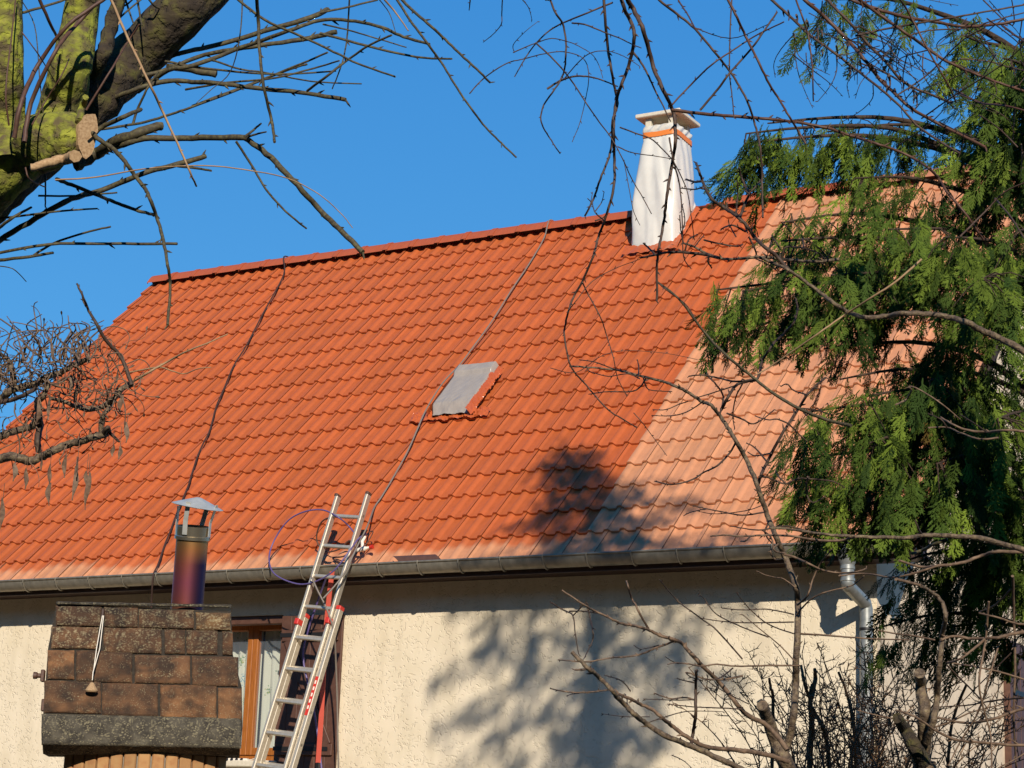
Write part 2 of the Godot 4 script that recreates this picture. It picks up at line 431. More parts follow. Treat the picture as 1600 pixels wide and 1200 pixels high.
func build_ground() -> void:
	var mb := MB.new()
	mb.quad(Vector3(-600, 0, 600), Vector3(600, 0, 600), Vector3(600, 0, -600), Vector3(-600, 0, -600))
	var o := part("ground", mb, tex(noise_tex(0.01, [[0.0, lin(0.14, 0.105, 0.065)], [1.0, lin(0.24, 0.18, 0.115)]], 60), 0.4), self)
	o.set_meta("kind", "structure"); o.set_meta("label", "dry bare garden ground in front of the house"); o.set_meta("category", "ground")

func build_added_hedge() -> void:
	# unseen evergreen screen, added behind and beside the viewer to dim sky light on shadows
	var t := thing("added_hedge", "unseen evergreen screen added behind and beside the viewer to dim the sky light", "added_hedge", Vector3(0, 0, 10))
	var f := FastNoiseLite.new(); f.seed = 9; f.frequency = 0.35; f.fractal_octaves = 4
	var line := smooth(PackedVector3Array([Vector3(-31, 0, -13), Vector3(-30, 0, -2), Vector3(-27, 0, 7), Vector3(-18, 0, 9.5), Vector3(-6, 0, 9.6), Vector3(6, 0, 9.4), Vector3(13, 0, 8), Vector3(16, 0, 1), Vector3(17, 0, -13)]), 14)
	var rows := []
	for j in 26:
		var r := []
		var a := PI * j / 25.0
		for i in line.size():
			var d := (line[mini(i + 1, line.size() - 1)] - line[maxi(i - 1, 0)]).normalized()
			var lat := d.cross(Vector3.UP)
			var p := line[i] + lat * cos(a) * 1.2 + Vector3.UP * 9.2 * pow(sin(a), 0.35)
			r.append(p + (lat * cos(a) + Vector3.UP * sin(a)).normalized() * (0.55 * f.get_noise_3dv(p) + 0.25 * f.get_noise_3dv(p * 3.7)))
		rows.append(r)
	var m := MB.new()
	m.grid(rows)
	part("foliage", m, tex(noise_tex(0.03, [[0.0, lin(0.012, 0.02, 0.006)], [0.5, lin(0.04, 0.06, 0.02)], [1.0, lin(0.09, 0.11, 0.035)]], 61), 0.6, 0.9), t, "stuff")

# ------------------------------------------------------------------ house
func build_house() -> void:
	var house := thing("house", "cream rendered house with steep orange tiled roof, half repainted", "house", Vector3(-10.7, 0, -18.96))
	var xl := -15.95; var zb := -23.0; var yt := 3.96
	var wx0 := -11.83; var wx1 := -10.87; var wy0 := 2.42; var wy1 := 3.72
	var mb := MB.new()
	# front wall with the window opening: pieces butt against each other
	var fz := ZW
	var th := 0.34
	var piece := func(x0: float, x1: float, y0: float, y1: float): mb.box(Vector3((x0 + x1) / 2, (y0 + y1) / 2, fz - th / 2), Vector3(x1 - x0, y1 - y0, th))
	piece.call(xl, wx0, 0.0, yt); piece.call(wx1, XR, 0.0, yt); piece.call(wx0, wx1, 0.0, wy0); piece.call(wx0, wx1, wy1, yt)
	part("wall", mb, MT.stucco, house)
	# right gable wall, smoother, and the left one
	for sgn in [1, -1]:
		var m := MB.new()
		var x1: float = XR + 0.003 if sgn > 0 else xl + th
		var x0: float = x1 - th
		var ridge_y := RIDGE.y - 0.13
		var eave_y := ridge_y - (fz - 0.002 - RIDGE.z) * tan(PITCH)
		var pr := [Vector3(0, 0, fz - 0.002), Vector3(0, eave_y, fz - 0.002), Vector3(0, ridge_y, RIDGE.z), Vector3(0, eave_y, 2 * RIDGE.z - fz), Vector3(0, 0, 2 * RIDGE.z - fz)]
		var ex := Vector3(x1, 0, 0); var ex0 := Vector3(x0, 0, 0)
		for k in [1, 2, 3]:
			m.ftri(pr[0] + ex, pr[k + 1] + ex, pr[k] + ex); m.ftri(pr[0] + ex0, pr[k] + ex0, pr[k + 1] + ex0)
		for k in 5:
			var a: Vector3 = pr[k]; var b: Vector3 = pr[(k + 1) % 5]
			m.quad(a + ex0, a + ex, b + ex, b + ex0)
		part("gable_wall", m, MT.smooth_wall, house)
	mb = MB.new()
	mb.box(Vector3((xl + XR) / 2, yt / 2, zb), Vector3(XR - xl - 0.7, yt, 0.3))
	part("wall", mb, MT.smooth_wall, house)
	# soffit, fascia
	mb = MB.new()
	mb.box(Vector3(-10.45, 3.975, -14.745), Vector3(11.2, 0.03, 0.37))
	part("soffit", mb, MT.brown, house)
	mb = MB.new()
	mb.box(Vector3(-10.45, 3.985, -14.555), Vector3(11.2, 0.10, 0.028))
	part("fascia", mb, MT.brown, house)
	for sgn in [1, -1]:
		mb = MB.new()
		var x := -4.84 if sgn > 0 else -16.06
		var ctr := roof(0, 9.5, -0.13); ctr.x = x
		mb.box(ctr, Vector3(0.03, 0.15, 19.0 * GAUGE), Basis(Vector3.RIGHT, slope_n(), slope_s()))
		part("barge_board", mb, MT.brown, house)
	build_roof(house)
	build_gutter(house)
	build_window(house)
	build_chimney(house)
	build_skylight(house)
	# door with brown frame in the right gable
	var m := MB.new()
	var a := on_x(1569.5, 1000, XR + 0.02)
	var z0 := a.z; var top := a.y
	m.box(Vector3(XR + 0.02, top / 2 + 0.25, z0 - 0.05), Vector3(0.09, top - 0.5, 0.10))
	m.box(Vector3(XR + 0.02, top / 2 + 0.25, z0 - 1.15), Vector3(0.09, top - 0.5, 0.10))
	m.box(Vector3(XR + 0.018, top - 0.05, z0 - 0.6), Vector3(0.09, 0.10, 1.0))
	var door := part("door", m, MT.shutter, house)
	for k in 6:
		m = MB.new()
		m.bev(Vector3(XR + 0.012, top / 2 + 0.2, z0 - 0.185 - k * 0.1645), Vector3(0.05, top - 0.62, 0.158), 0.006)
		inst("board", m.mesh(), MT.shutter, door)
	for y in [0.35, top * 0.5, top - 0.45]:
		m = MB.new()
		m.box(Vector3(XR + 0.045, y, z0 - 0.45), Vector3(0.01, 0.045, 0.62))
		inst("hinge", m.mesh(), MT.iron, door)

func tile_profile() -> Array:
	return [Vector2(0.002, 0.0205), Vector2(0.013, 0.011), Vector2(0.026, 0.0), Vector2(0.098, 0.0), Vector2(0.107, 0.016), Vector2(0.116, 0.0265), Vector2(0.134, 0.028), Vector2(0.149, 0.0265), Vector2(0.162, 0.0125), Vector2(0.176, 0.0), Vector2(0.248, 0.0), Vector2(0.257, 0.016), Vector2(0.266, 0.0265), Vector2(0.285, 0.028), Vector2(0.2995, 0.0272)]

func tile_mesh(top: Color, low: Color, from := 0.0, edge := 0.5, longer := 0.0) -> MB:
	# x across, y out of the roof, z down the slope; the lower edge lies at z = GAUGE
	var mb := MB.new()
	var pf := tile_profile()
	var keep := []
	for p in pf:
		if p.x >= from: keep.append(p)
	var ze := GAUGE + longer
	var zs := [-0.055, ze]
	if low != top and edge > 0.0: zs = [-0.055, GAUGE * (edge - 0.08), GAUGE * (edge + 0.16), ze]
	var w: int = keep.size()
	for j in zs.size() - 1:
		var base := mb.v.size()
		for q in 2:
			var z: float = zs[j + q]
			for i in w:
				var p: Vector2 = keep[i]
				var nx := Vector2(1, 0)      # pans and crests are flat, flanks steep
				if p.y > 0.010 and p.y < 0.0206: nx = (keep[mini(i + 1, w - 1)] - keep[maxi(i - 1, 0)]).normalized()
				elif p.y > 0.02 and p.y < 0.0268: nx = Vector2(1, 0.28 if keep[maxi(i - 1, 0)].y < 0.02 else -0.28).normalized()
				var k := clampf((z / GAUGE - edge + 0.08) / 0.24 + 0.15 * sin(p.x * 47.0), 0, 1) if low != top else 0.0
				if edge < 0.0: k = 0.0 if p.x < 0.10 else 1.0     # sprayed up to the middle of the tile
				mb.add(Vector3(p.x, p.y - 0.028 - 0.022 * (1.0 - z / GAUGE), z), Vector3(-nx.y, nx.x, -0.09).normalized(), top.lerp(low, k))
		for i in w - 1:
			mb.tri(base + i, base + w + i, base + w + i + 1); mb.tri(base + i, base + w + i + 1, base + i + 1)
	for i in w - 1:
		var a: Vector2 = keep[i]; var b: Vector2 = keep[i + 1]
		var y0 := a.y - 0.028; var y1 := b.y - 0.028
		var tk := 0.0172 if longer == 0.0 else 0.009
		mb.quad(Vector3(a.x, y0 - tk, ze - 0.001), Vector3(b.x, y1 - tk, ze - 0.001), Vector3(b.x, y1, ze), Vector3(a.x, y0, ze), top if edge < 0.0 and b.x < 0.11 else low)
	var l: Vector2 = keep[w - 1]
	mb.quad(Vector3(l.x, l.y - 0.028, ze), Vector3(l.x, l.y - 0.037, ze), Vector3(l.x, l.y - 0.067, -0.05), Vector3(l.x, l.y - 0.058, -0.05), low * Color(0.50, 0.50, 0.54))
	return mb

func build_roof(house: Node3D) -> void:
	var mb := MB.new()
	# boarding under the tiles: both slopes, with thickness
	var ur := 75.6
	var d0 := -0.11
	var a := roof(0.3, 0.0, d0); var b := roof(ur, 0.0, d0)
	var a2 := roof(0.3, 18.7, d0); var b2 := roof(ur, 18.7, d0)
	var tk := slope_n() * -0.05
	mb.quad(a2, b2, b, a); mb.quad(a + tk, b + tk, b2 + tk, a2 + tk); mb.quad(a2 + tk, b2 + tk, b2, a2)
	mb.quad(a + tk, a2 + tk, a2, a); mb.quad(b2 + tk, b + tk, b, b2)
	var rf := part("roof", mb, MT.deck, house)
	var off := -origin_of(rf)
	# rear slope in plain sheet
	mb = MB.new()
	var mir := func(p: Vector3): return Vector3(p.x, p.y, 2 * RIDGE.z - p.z)
	mb.quad(mir.call(roof(ur, 19, -0.03)), mir.call(roof(0.2, 19, -0.03)), mir.call(roof(0.2, 0, -0.03)), mir.call(roof(ur, 0, -0.03)), Color(0.45, 0.1, 0.04))
	mb.quad(mir.call(roof(0.2, 19, -0.06)), mir.call(roof(ur, 19, -0.06)), mir.call(roof(ur, 0, -0.06)), mir.call(roof(0.2, 0, -0.06)), Color(0.1, 0.05, 0.03))
	inst("roof_slope", mb.mesh(), MT.tile, rf, off)
	var paint := []; var bare := []; var feather := []; var halves := []
	for k in 5:
		var t := 1.0 + (k - 2) * 0.03
		paint.append(Color(0.478 * t, 0.114 * t, 0.029 * t))
		bare.append(Color(0.60 * t, 0.285 * t, 0.158 * t))
	var meshes_p := []; var meshes_b := []; var meshes_f := []; var meshes_e := []; var meshes_m := []; var meshes_l := []; var meshes_h := []
	for k in 5:
		meshes_p.append(tile_mesh(paint[k], paint[k])); meshes_b.append(tile_mesh(bare[k], bare[k]))
		meshes_f.append(tile_mesh(paint[k], bare[k], 0.0, 0.22 + 0.07 * k, 0.035))
		meshes_l.append(tile_mesh(paint[k], paint[k], 0.0, 0.5, 0.035)); meshes_m.append(tile_mesh(bare[k], bare[k], 0.0, 0.5, 0.035))
		meshes_h.append(tile_mesh(paint[k], bare[k], 0.0, -1.0))
		meshes_e.append(tile_mesh(paint[k], paint[k], 0.15))
	var ms := {}
	var nodes := []
	for j in 19:
		for i in range(-1, 37):
			var u := 1.38 + 2.0 * i
			var k := rng.randi_range(0, 4)
			var set_: Array = meshes_p if u < 56.0 else meshes_b
			var which := "p" if u < 56.0 else "b"
			if u > 54.0 and u < 56.0: set_ = meshes_h; which = "h"
			if j == 18: set_ = meshes_l if u < 55.0 else meshes_m; which = "l" if u < 55.0 else "m"
			if j == 18 and u < 55.0: set_ = meshes_f; which = "f"
			if i == -1: set_ = meshes_e; which = "e"
			var key := which + str(k)
			if not ms.has(key): ms[key] = [set_[k], set_[k].mesh()]
			var o := roof(u, j, 0.0)
			var b3 := Basis(Vector3.RIGHT, slope_n(), slope_s())
			b3 = b3 * Basis(Vector3.UP, rng.randf_range(-0.004, 0.004))
			o += slope_n() * rng.randf_range(-0.002, 0.002) + slope_s() * rng.randf_range(-0.004, 0.004)
			var c := roof(u + 1, j + 0.5) - EYE
			var size := -c.normalized().dot(slope_n()) / c.length_squared()
			if u > 62.0: size *= 0.5
			nodes.append([size, ms[key], Transform3D(b3, o)])
	nodes.sort_custom(func(x, y): return x[0] > y[0])
	var rest := MB.new()
	for q in nodes.size():
		var e: Array = nodes[q]
		if q < 300:
			var o := inst("roof_tile", e[1][1], MT.tile, rf)
			o.transform = Transform3D(e[2].basis, e[2].origin + off)
		else:
			var src: MB = e[1][0]; var tr: Transform3D = e[2]
			var st := rest.v.size()
			rest.v.append_array(tr * src.v); rest.n.append_array(Transform3D(tr.basis, Vector3.ZERO) * src.n)
			rest.c.append_array(src.c); rest.t.append_array(src.t)
			for x in src.ix: rest.ix.append(st + x)
	inst("roof_tiles", rest.mesh(), MT.tile, rf, off, "stuff")
	# ridge caps
	var caps := []
	for k in 2:
		var m := MB.new()
		var col := Color(0.43, 0.098, 0.032) if k == 0 else Color(0.50, 0.20, 0.11)
		var L := 0.352
		var prof := func(s: float, lift: float) -> Array:
			var o := []
			for p in [Vector2(-0.126, -0.122), Vector2(-0.118, -0.104), Vector2(-0.085, -0.062), Vector2(-0.05, -0.024), Vector2(-0.018, -0.004), Vector2(0.018, -0.004), Vector2(0.05, -0.024), Vector2(0.085, -0.062), Vector2(0.118, -0.104), Vector2(0.126, -0.122)]:
				o.append(Vector3(s, p.y + lift, -p.x * (1.0 + lift * 3.0)))
			return o
		var rows := [prof.call(0.0, 0.0), prof.call(L * 0.86, 0.001), prof.call(L * 0.91, 0.010), prof.call(L + 0.03, 0.010)]
		for j in 3:
			m.grid([rows[j], rows[j + 1]], col)
		for i in 9:
			var p0: Vector3 = rows[3][i]; var p1: Vector3 = rows[3][i + 1]
			m.quad(p0, p1, p1 * Vector3(1, 1, 0.9) - Vector3(0, 0.018, 0), p0 * Vector3(1, 1, 0.9) - Vector3(0, 0.018, 0), col * 0.9)
			p0 = rows[0][i]; p1 = rows[0][i + 1]
			m.quad(p0 * Vector3(1, 1, 0.9) - Vector3(0, 0.018, 0), p1 * Vector3(1, 1, 0.9) - Vector3(0, 0.018, 0), p1, p0, col * 0.9)
		caps.append(m.mesh())
	var x := RIDGE.x + 0.03
	while x < -4.9:
		if x < -9.25 or x > -8.60:
			var o := inst("ridge_tile", caps[0 if x < -7.3 else 1], MT.tile, rf, Vector3(x, RIDGE.y + 0.042 + rng.randf_range(-0.003, 0.003), RIDGE.z) + off)
			o.rotation.x = rng.randf_range(-0.02, 0.02)
		x += 0.352
	# verge strip down the left rake
	mb = MB.new()
	var ex := Vector3.RIGHT
	for j in 19:
		var p0 := roof(0.16, j - 0.1, -0.045); var p1 := roof(0.16, j + 1.0, -0.012)
		var q0 := p0 + ex * 0.06; var q1 := p1 + ex * 0.06
		var dn := slope_n() * -0.05
		mb.quad(p0, p1, q1, q0, paint[j % 5]); mb.quad(p0 + dn, p1 + dn, p1, p0, paint[j % 5]); mb.quad(p1 + dn, q1 + dn, q1, p1, paint[j % 5])
	inst("verge", mb.mesh(), MT.tile, rf, off)

func build_gutter(house: Node3D) -> void:
	var mb := MB.new()
	var yc := 4.055; var zc := -14.49
	var x0 := -16.15; var x1 := -4.9
	var ring := func(x: float, k: float) -> Array:
		var o := []
		for i in 15:
			var a := PI * i / 14.0
			o.append(Vector3(x, yc - sin(a) * 0.09 * k, zc + cos(a) * 0.076 * k))
		return o
	var xs := []
	for i in 24: xs.append(lerpf(x0, x1, i / 23.0))
	var rows := []
	var rows2 := []
	for x in xs: rows.append(ring.call(x, 1.0)); rows2.append(ring.call(x, 0.955))
	rows2.reverse()
	mb.grid(rows); mb.grid(rows2)
	for i in 14:   # end closers
		for e in [x0, x1]:
			var r: Array = ring.call(e, 1.0)
			var c := Vector3(e, yc, zc)
			if e == x0: mb.ftri(c, r[i + 1], r[i])
			else: mb.ftri(c, r[i], r[i + 1])
	# rolled front lip
	var lp := PackedVector3Array()
	for x in xs: lp.append(Vector3(x, yc + 0.003, zc + 0.078))
	mb.tube(lp, even(lp.size(), 0.0105), 8)
	var gt := part("gutter", mb, MT.zinc, house)
	var off := -origin_of(gt)
	var x := -13.54 - 6 * 0.4
	while x < -5.0:
		var m := MB.new()
		var p := PackedVector3Array()
		p.append(Vector3(x, yc + 0.012, zc + 0.088)); p.append(Vector3(x, yc - 0.02, zc + 0.088))
		for i in range(1, 8):
			var a := PI * 0.62 * i / 7.0
			p.append(Vector3(x, yc - sin(a) * 0.098, zc + cos(a) * 0.083))
		m.tube(p, even(p.size(), 0.0062), 6)
		inst("bracket", m.mesh(), MT.zinc, gt, off)
		x += 0.4
	for xx in [-12.62, -9.62, -8.5, -6.4]:   # soldered joints
		var m := MB.new()
		m.grid([ring.call(xx - 0.03, 1.02), ring.call(xx + 0.03, 1.02)])
		inst("joint", m.mesh(), MT.zinc, gt, off)
	# downpipe with hopper
	var top := Vector3(-5.36, 4.035, zc)
	var m := MB.new()
	m.lathe(top, Vector3.DOWN, [Vector2(0.089, -0.02), Vector2(0.088, 0.045), Vector2(0.053, 0.145), Vector2(0.053, 0.16)], 28)
	m.lathe(top, Vector3.DOWN, [Vector2(0.084, 0.045), Vector2(0.086, -0.02)], 28)
	var dp := part("downpipe", m, MT.pipe, house)
	off = -origin_of(dp)
	m = MB.new()
	var zp := ZW + 0.062
	var pts := PackedVector3Array([top + Vector3(0, -0.14, 0), top + Vector3(0, -0.27, 0), top + Vector3(0, -0.30, -0.01), Vector3(top.x + 0.008, 3.65, zp + 0.02), Vector3(top.x + 0.01, 3.61, zp), Vector3(top.x + 0.01, 0.1, zp)])
	m.tube(pts, even(6, 0.0505), 20)
	inst("pipe", m.mesh(), MT.pipe, dp, off)
	for y in [-0.165, -0.255]:
		m = MB.new()
		m.lathe(top + Vector3(0, y, 0), Vector3.UP, [Vector2(0.05, -0.014), Vector2(0.057, -0.01), Vector2(0.057, 0.01), Vector2(0.05, 0.014)], 24)
		inst("sleeve", m.mesh(), MT.pipe, dp, off)
	for y in [3.45, 1.9]:
		m = MB.new()
		m.lathe(Vector3(top.x + 0.01, y, zp), Vector3.UP, [Vector2(0.05, -0.012), Vector2(0.055, -0.01), Vector2(0.055, 0.01), Vector2(0.05, 0.012)], 24)
		m.box(Vector3(top.x + 0.01, y, zp - 0.05), Vector3(0.02, 0.02, 0.05))
		inst("clip", m.mesh(), MT.iron, dp, off)

func build_window(house: Node3D) -> void:
	var x0 := -11.83; var x1 := -10.87; var y0 := 2.42; var y1 := 3.72
	var zf := -15.17
	var mb := MB.new()
	var bar := func(m: MB, xa: float, xb: float, ya: float, yb: float, z: float, d: float): m.bev(Vector3((xa + xb) / 2, (ya + yb) / 2, z), Vector3(xb - xa, yb - ya, d), 0.006)
	bar.call(mb, x0, x0 + 0.05, y0, y1, zf - 0.02, 0.07); bar.call(mb, x1 - 0.05, x1, y0, y1, zf - 0.02, 0.07)
	bar.call(mb, x0 + 0.05, x1 - 0.05, y1 - 0.05, y1, zf - 0.02, 0.07); bar.call(mb, x0 + 0.05, x1 - 0.05, y0, y0 + 0.06, zf - 0.02, 0.07)
	var w := part("window", mb, MT.wood, house)
	var off := -origin_of(w)
	var xm := (x0 + x1) / 2
	for s in [[x0 + 0.052, xm - 0.001], [xm + 0.001, x1 - 0.052]]:
		var m := MB.new()
		var a: float = s[0]; var b: float = s[1]
		bar.call(m, a, a + 0.058, y0 + 0.062, y1 - 0.052, zf, 0.06); bar.call(m, b - 0.058, b, y0 + 0.062, y1 - 0.052, zf, 0.06)
		bar.call(m, a + 0.058, b - 0.058, y1 - 0.11, y1 - 0.052, zf, 0.058); bar.call(m, a + 0.058, b - 0.058, y0 + 0.062, y0 + 0.13, zf, 0.058)
		inst("sash", m.mesh(), MT.wood, w, off)
		m = MB.new()
		m.quad(Vector3(a + 0.055, y0 + 0.125, zf), Vector3(b - 0.055, y0 + 0.125, zf), Vector3(b - 0.055, y1 - 0.105, zf), Vector3(a + 0.055, y1 - 0.105, zf))
		inst("pane", m.mesh(), MT.pane, w, off)
	var m := MB.new()
	m.bev(Vector3(xm, y1 - 0.04, ZW - 0.06), Vector3(x1 - x0 - 0.004, 0.075, 0.09), 0.008)
	inst("lintel_trim", m.mesh(), MT.shutter, w, off)
	m = MB.new()
	m.bev(Vector3(xm, y0 - 0.03, -14.96), Vector3(1.08, 0.06, 0.28), 0.01)
	part("window_sill", m, MT.slab, house)
	# room behind: dark box
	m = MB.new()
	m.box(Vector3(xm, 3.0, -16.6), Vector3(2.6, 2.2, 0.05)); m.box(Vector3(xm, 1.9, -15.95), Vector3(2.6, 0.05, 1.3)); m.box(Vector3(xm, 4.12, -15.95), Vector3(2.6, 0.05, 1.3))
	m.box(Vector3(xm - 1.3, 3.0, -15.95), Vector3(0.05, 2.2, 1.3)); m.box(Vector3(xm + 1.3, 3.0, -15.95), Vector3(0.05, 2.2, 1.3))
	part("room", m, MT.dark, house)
	# curtains: pleated sheets printed with flowers
	var im := Image.create(256, 512, false, Image.FORMAT_RGB8)
	im.fill(lin(0.50, 0.56, 0.53))
	for k in 13:
		var cx := rng.randi_range(30, 226); var cy := 20 + k * 38
		var blue := k % 3 == 2
		for q in 46:
			var c: Color = lin(0.07, 0.22, 0.36) if blue else [lin(0.12, 0.26, 0.12), lin(0.30, 0.32, 0.10), lin(0.10, 0.20, 0.14)][q % 3]
			im.fill_rect(Rect2i(cx + int(rng.randfn(0, 10)), cy + int(rng.randfn(0, 11)), rng.randi_range(2, 5), rng.randi_range(2, 5)), c)
	var cm := flat(Color.WHITE, 0.9)
	cm.albedo_texture = ImageTexture.create_from_image(im)
	cm.backlight_enabled = true; cm.backlight = lin(0.2, 0.2, 0.2)
	for k in 2:
		var a := x0 + 0.03 if k == 0 else xm + 0.02
		var b := xm - 0.03 if k == 0 else x1 - 0.02
		var c := thing("curtain", ["white curtain behind the window's left pane, next to the brick hood", "pale curtain with green and blue flower print behind the window's right pane"][k], "curtain", Vector3((a + b) / 2, 2.5, zf - 0.14))
		var rows := []
		for j in 14:
			var r := []
			for i in 40:
				var s := i / 39.0
				r.append(Vector3(lerpf(a, b, s), lerpf(y1 - 0.03, y0 + 0.03, j / 13.0), zf - 0.14 + 0.022 * sin(s * 30.0 + 0.3 * sin(j * 0.5)) + 0.008 * sin(s * 67.0)))
			rows.append(r)
		m = MB.new()
		m.grid(rows)
		part("fabric", m, cm, c)
		m = MB.new()
		m.tube(PackedVector3Array([Vector3(a - 0.02, y1 - 0.02, zf - 0.14), Vector3(b + 0.02, y1 - 0.02, zf - 0.14)]), even(2, 0.008), 8)
		part("rod", m, MT.white, c)
	# shutters folded back against the wall: boards, battens, strap hinges
	for k in 2:
		var a := x1 + 0.022 if k == 0 else x0 - 0.022 - 0.66
		var root := MB.new()
		for i in 6:
			root.bev(Vector3(a + 0.055 + i * 0.11, 3.02, ZW + 0.035), Vector3(0.1085, 1.36, 0.03), 0.004) if i == 0 else null
		var sh := part("shutter", root, MT.shutter, house)
		off = -origin_of(sh)
		for i in range(1, 6):
			m = MB.new()
			m.bev(Vector3(a + 0.055 + i * 0.11, 3.02, ZW + 0.035), Vector3(0.1085, 1.36, 0.03), 0.004)
			inst("board", m.mesh(), MT.shutter, sh, off)
		for y in [2.52, 3.52]:
			m = MB.new()
			m.bev(Vector3(a + 0.33, y, ZW + 0.062), Vector3(0.60, 0.10, 0.024), 0.004)
			inst("batten", m.mesh(), MT.shutter, sh, off)
			m = MB.new()
			m.box(Vector3(a + 0.30, y + 0.005, ZW + 0.077), Vector3(0.58, 0.036, 0.006))
			inst("strap_hinge", m.mesh(), MT.iron, sh, off)
		m = MB.new()
		m.bev(Vector3(a + 0.33, 3.02, ZW + 0.061), Vector3(0.09, 1.04, 0.022), 0.004, Basis(Vector3.FORWARD, -0.48))
		inst("brace", m.mesh(), MT.shutter, sh, off)

func build_chimney(house: Node3D) -> void:
	# masonry stack with a slab on four stubs
	var cx := -8.91; var cz := -18.63
	var mb := MB.new()
	mb.bev(Vector3(cx, 8.2, cz), Vector3(0.37, 2.1, 0.44), 0.01)
	var ch := part("chimney", mb, MT.slab, house)
	var off := -origin_of(ch)
	for sx in [-1, 1]:
		for sz in [-1, 1]:
			var m := MB.new()
			m.bev(Vector3(cx + sx * 0.135, 9.325, cz + sz * 0.17), Vector3(0.07, 0.15, 0.07), 0.006)
			inst("stub", m.mesh(), MT.slab, ch, off)
	var m := MB.new()
	m.bev(Vector3(cx, 9.417, cz), Vector3(0.525, 0.045, 0.53), 0.008)
	inst("cap_slab", m.mesh(), MT.slab, ch, off)
	# plastic film wrapped round it, gathered under a band of orange tape
	var w := thing("plastic_wrap", "white plastic film wrapped round the chimney under orange tape", "plastic sheet", Vector3(cx, 7.9, cz + 0.23))
	var rows := []
	var sides := 96
	var levels := [9.295, 9.27, 9.24, 9.225, 9.19, 9.165]
	for k in 26: levels.append(9.14 - k * 0.052)
	var cz2 := FastNoiseLite.new(); cz2.seed = 12; cz2.frequency = 1.0; cz2.fractal_octaves = 3; cz2.fractal_type = FastNoiseLite.FRACTAL_RIDGED
	for j in levels.size():
		var y: float = levels[j]
		var r := []
		for i in sides + 1:
			var a := TAU * (i % sides) / sides
			var sq := Vector2(cos(a), sin(a))
			var k := 1.0 / maxf(absf(sq.x), absf(sq.y))
			k = lerpf(k, 1.0 / (absf(sq.x) ** 6 + absf(sq.y) ** 6) ** (1.0 / 6.0), 0.8)
			var t := clampf((9.17 - y) / 1.3, 0, 1)
			var hx := 0.193 + 0.055 * pow(t, 0.7) + 0.018 * sin(t * PI); var hz := 0.228 + 0.045 * pow(t, 0.7) + 0.018 * sin(t * PI)
			var fold := 0.0
			if y < 9.15: fold = (0.003 + 0.009 * t) * sin(a * 5.0 + 2.4 * y) + 0.004 * sin(a * 11.0 - y * 6.0 + 1.0) + 0.014 * cz2.get_noise_3d(cos(a) * 0.8 + y * 0.7, sin(a) * 0.8 - y * 0.3, y * 0.4) * clampf((9.15 - y) * 6.0, 0, 1)
			elif y > 9.225: fold = 0.012 + 0.009 * sin(a * 13.0 + y * 60.0)
			else: fold = 0.003 * sin(a * 31.0)
			var px := cx + sq.x * k * hx + sq.x * fold - 0.05 * t * (1.0 if sq.x < 0 else 0.3)
			var pz := cz + sq.y * k * hz + sq.y * fold
			# the skirt ends on the roof
			var ry := RIDGE.y - (pz - RIDGE.z) * tan(PITCH) + 0.02
			var yy := y
			if pz > RIDGE.z: yy = maxf(y, ry + 0.006 * (31 - j))
			r.append(Vector3(px, yy, pz))
		rows.append(r)
	mb = MB.new()
	mb.grid(rows)
	part("film", mb, MT.film, w)
	rows = []
	for y in [9.172, 9.228]:
		var r := []
		for i in sides + 1:
			var a := TAU * (i % sides) / sides
			var sq := Vector2(cos(a), sin(a))
			var k := 1.0 / (absf(sq.x) ** 8 + absf(sq.y) ** 8) ** (1.0 / 8.0)
			r.append(Vector3(cx + sq.x * k * 0.203, y + 0.006 * sin(a * 3.0), cz + sq.y * k * 0.238))
		rows.append(r)
	rows.reverse()
	mb = MB.new()
	mb.grid(rows)
	part("tape", mb, MT.tape, w)
	# painted, crumpled hem at the foot
	var hem := MB.new()
	for side in 2:
		var hr := []
		for j in 4:
			var r := []
			for i in 26:
				var s := i / 25.0
				var p: Vector3
				if side == 0: p = Vector3(lerpf(cx - 0.34, cx + 0.30, s), 0, cz + 0.27 + j * 0.03)
				elif side == 1: p = Vector3(cx + 0.225 + j * 0.02, 0, lerpf(cz + 0.33, cz - 0.25, s))
				else: p = Vector3(cx - 0.25 - j * 0.04, 0, lerpf(cz - 0.2, cz + 0.36, s))
				p.y = RIDGE.y - (p.z - RIDGE.z) * tan(PITCH) + 0.012 + 0.006 * sin(i * 1.9 + j * 2.1 + side) + 0.006 * sin(i * 0.8 + j) + (3 - j) * 0.008
				r.append(p)
			hr.append(r)
		hem.grid(hr)
	part("painted_hem", hem, MT.film_paint, w)

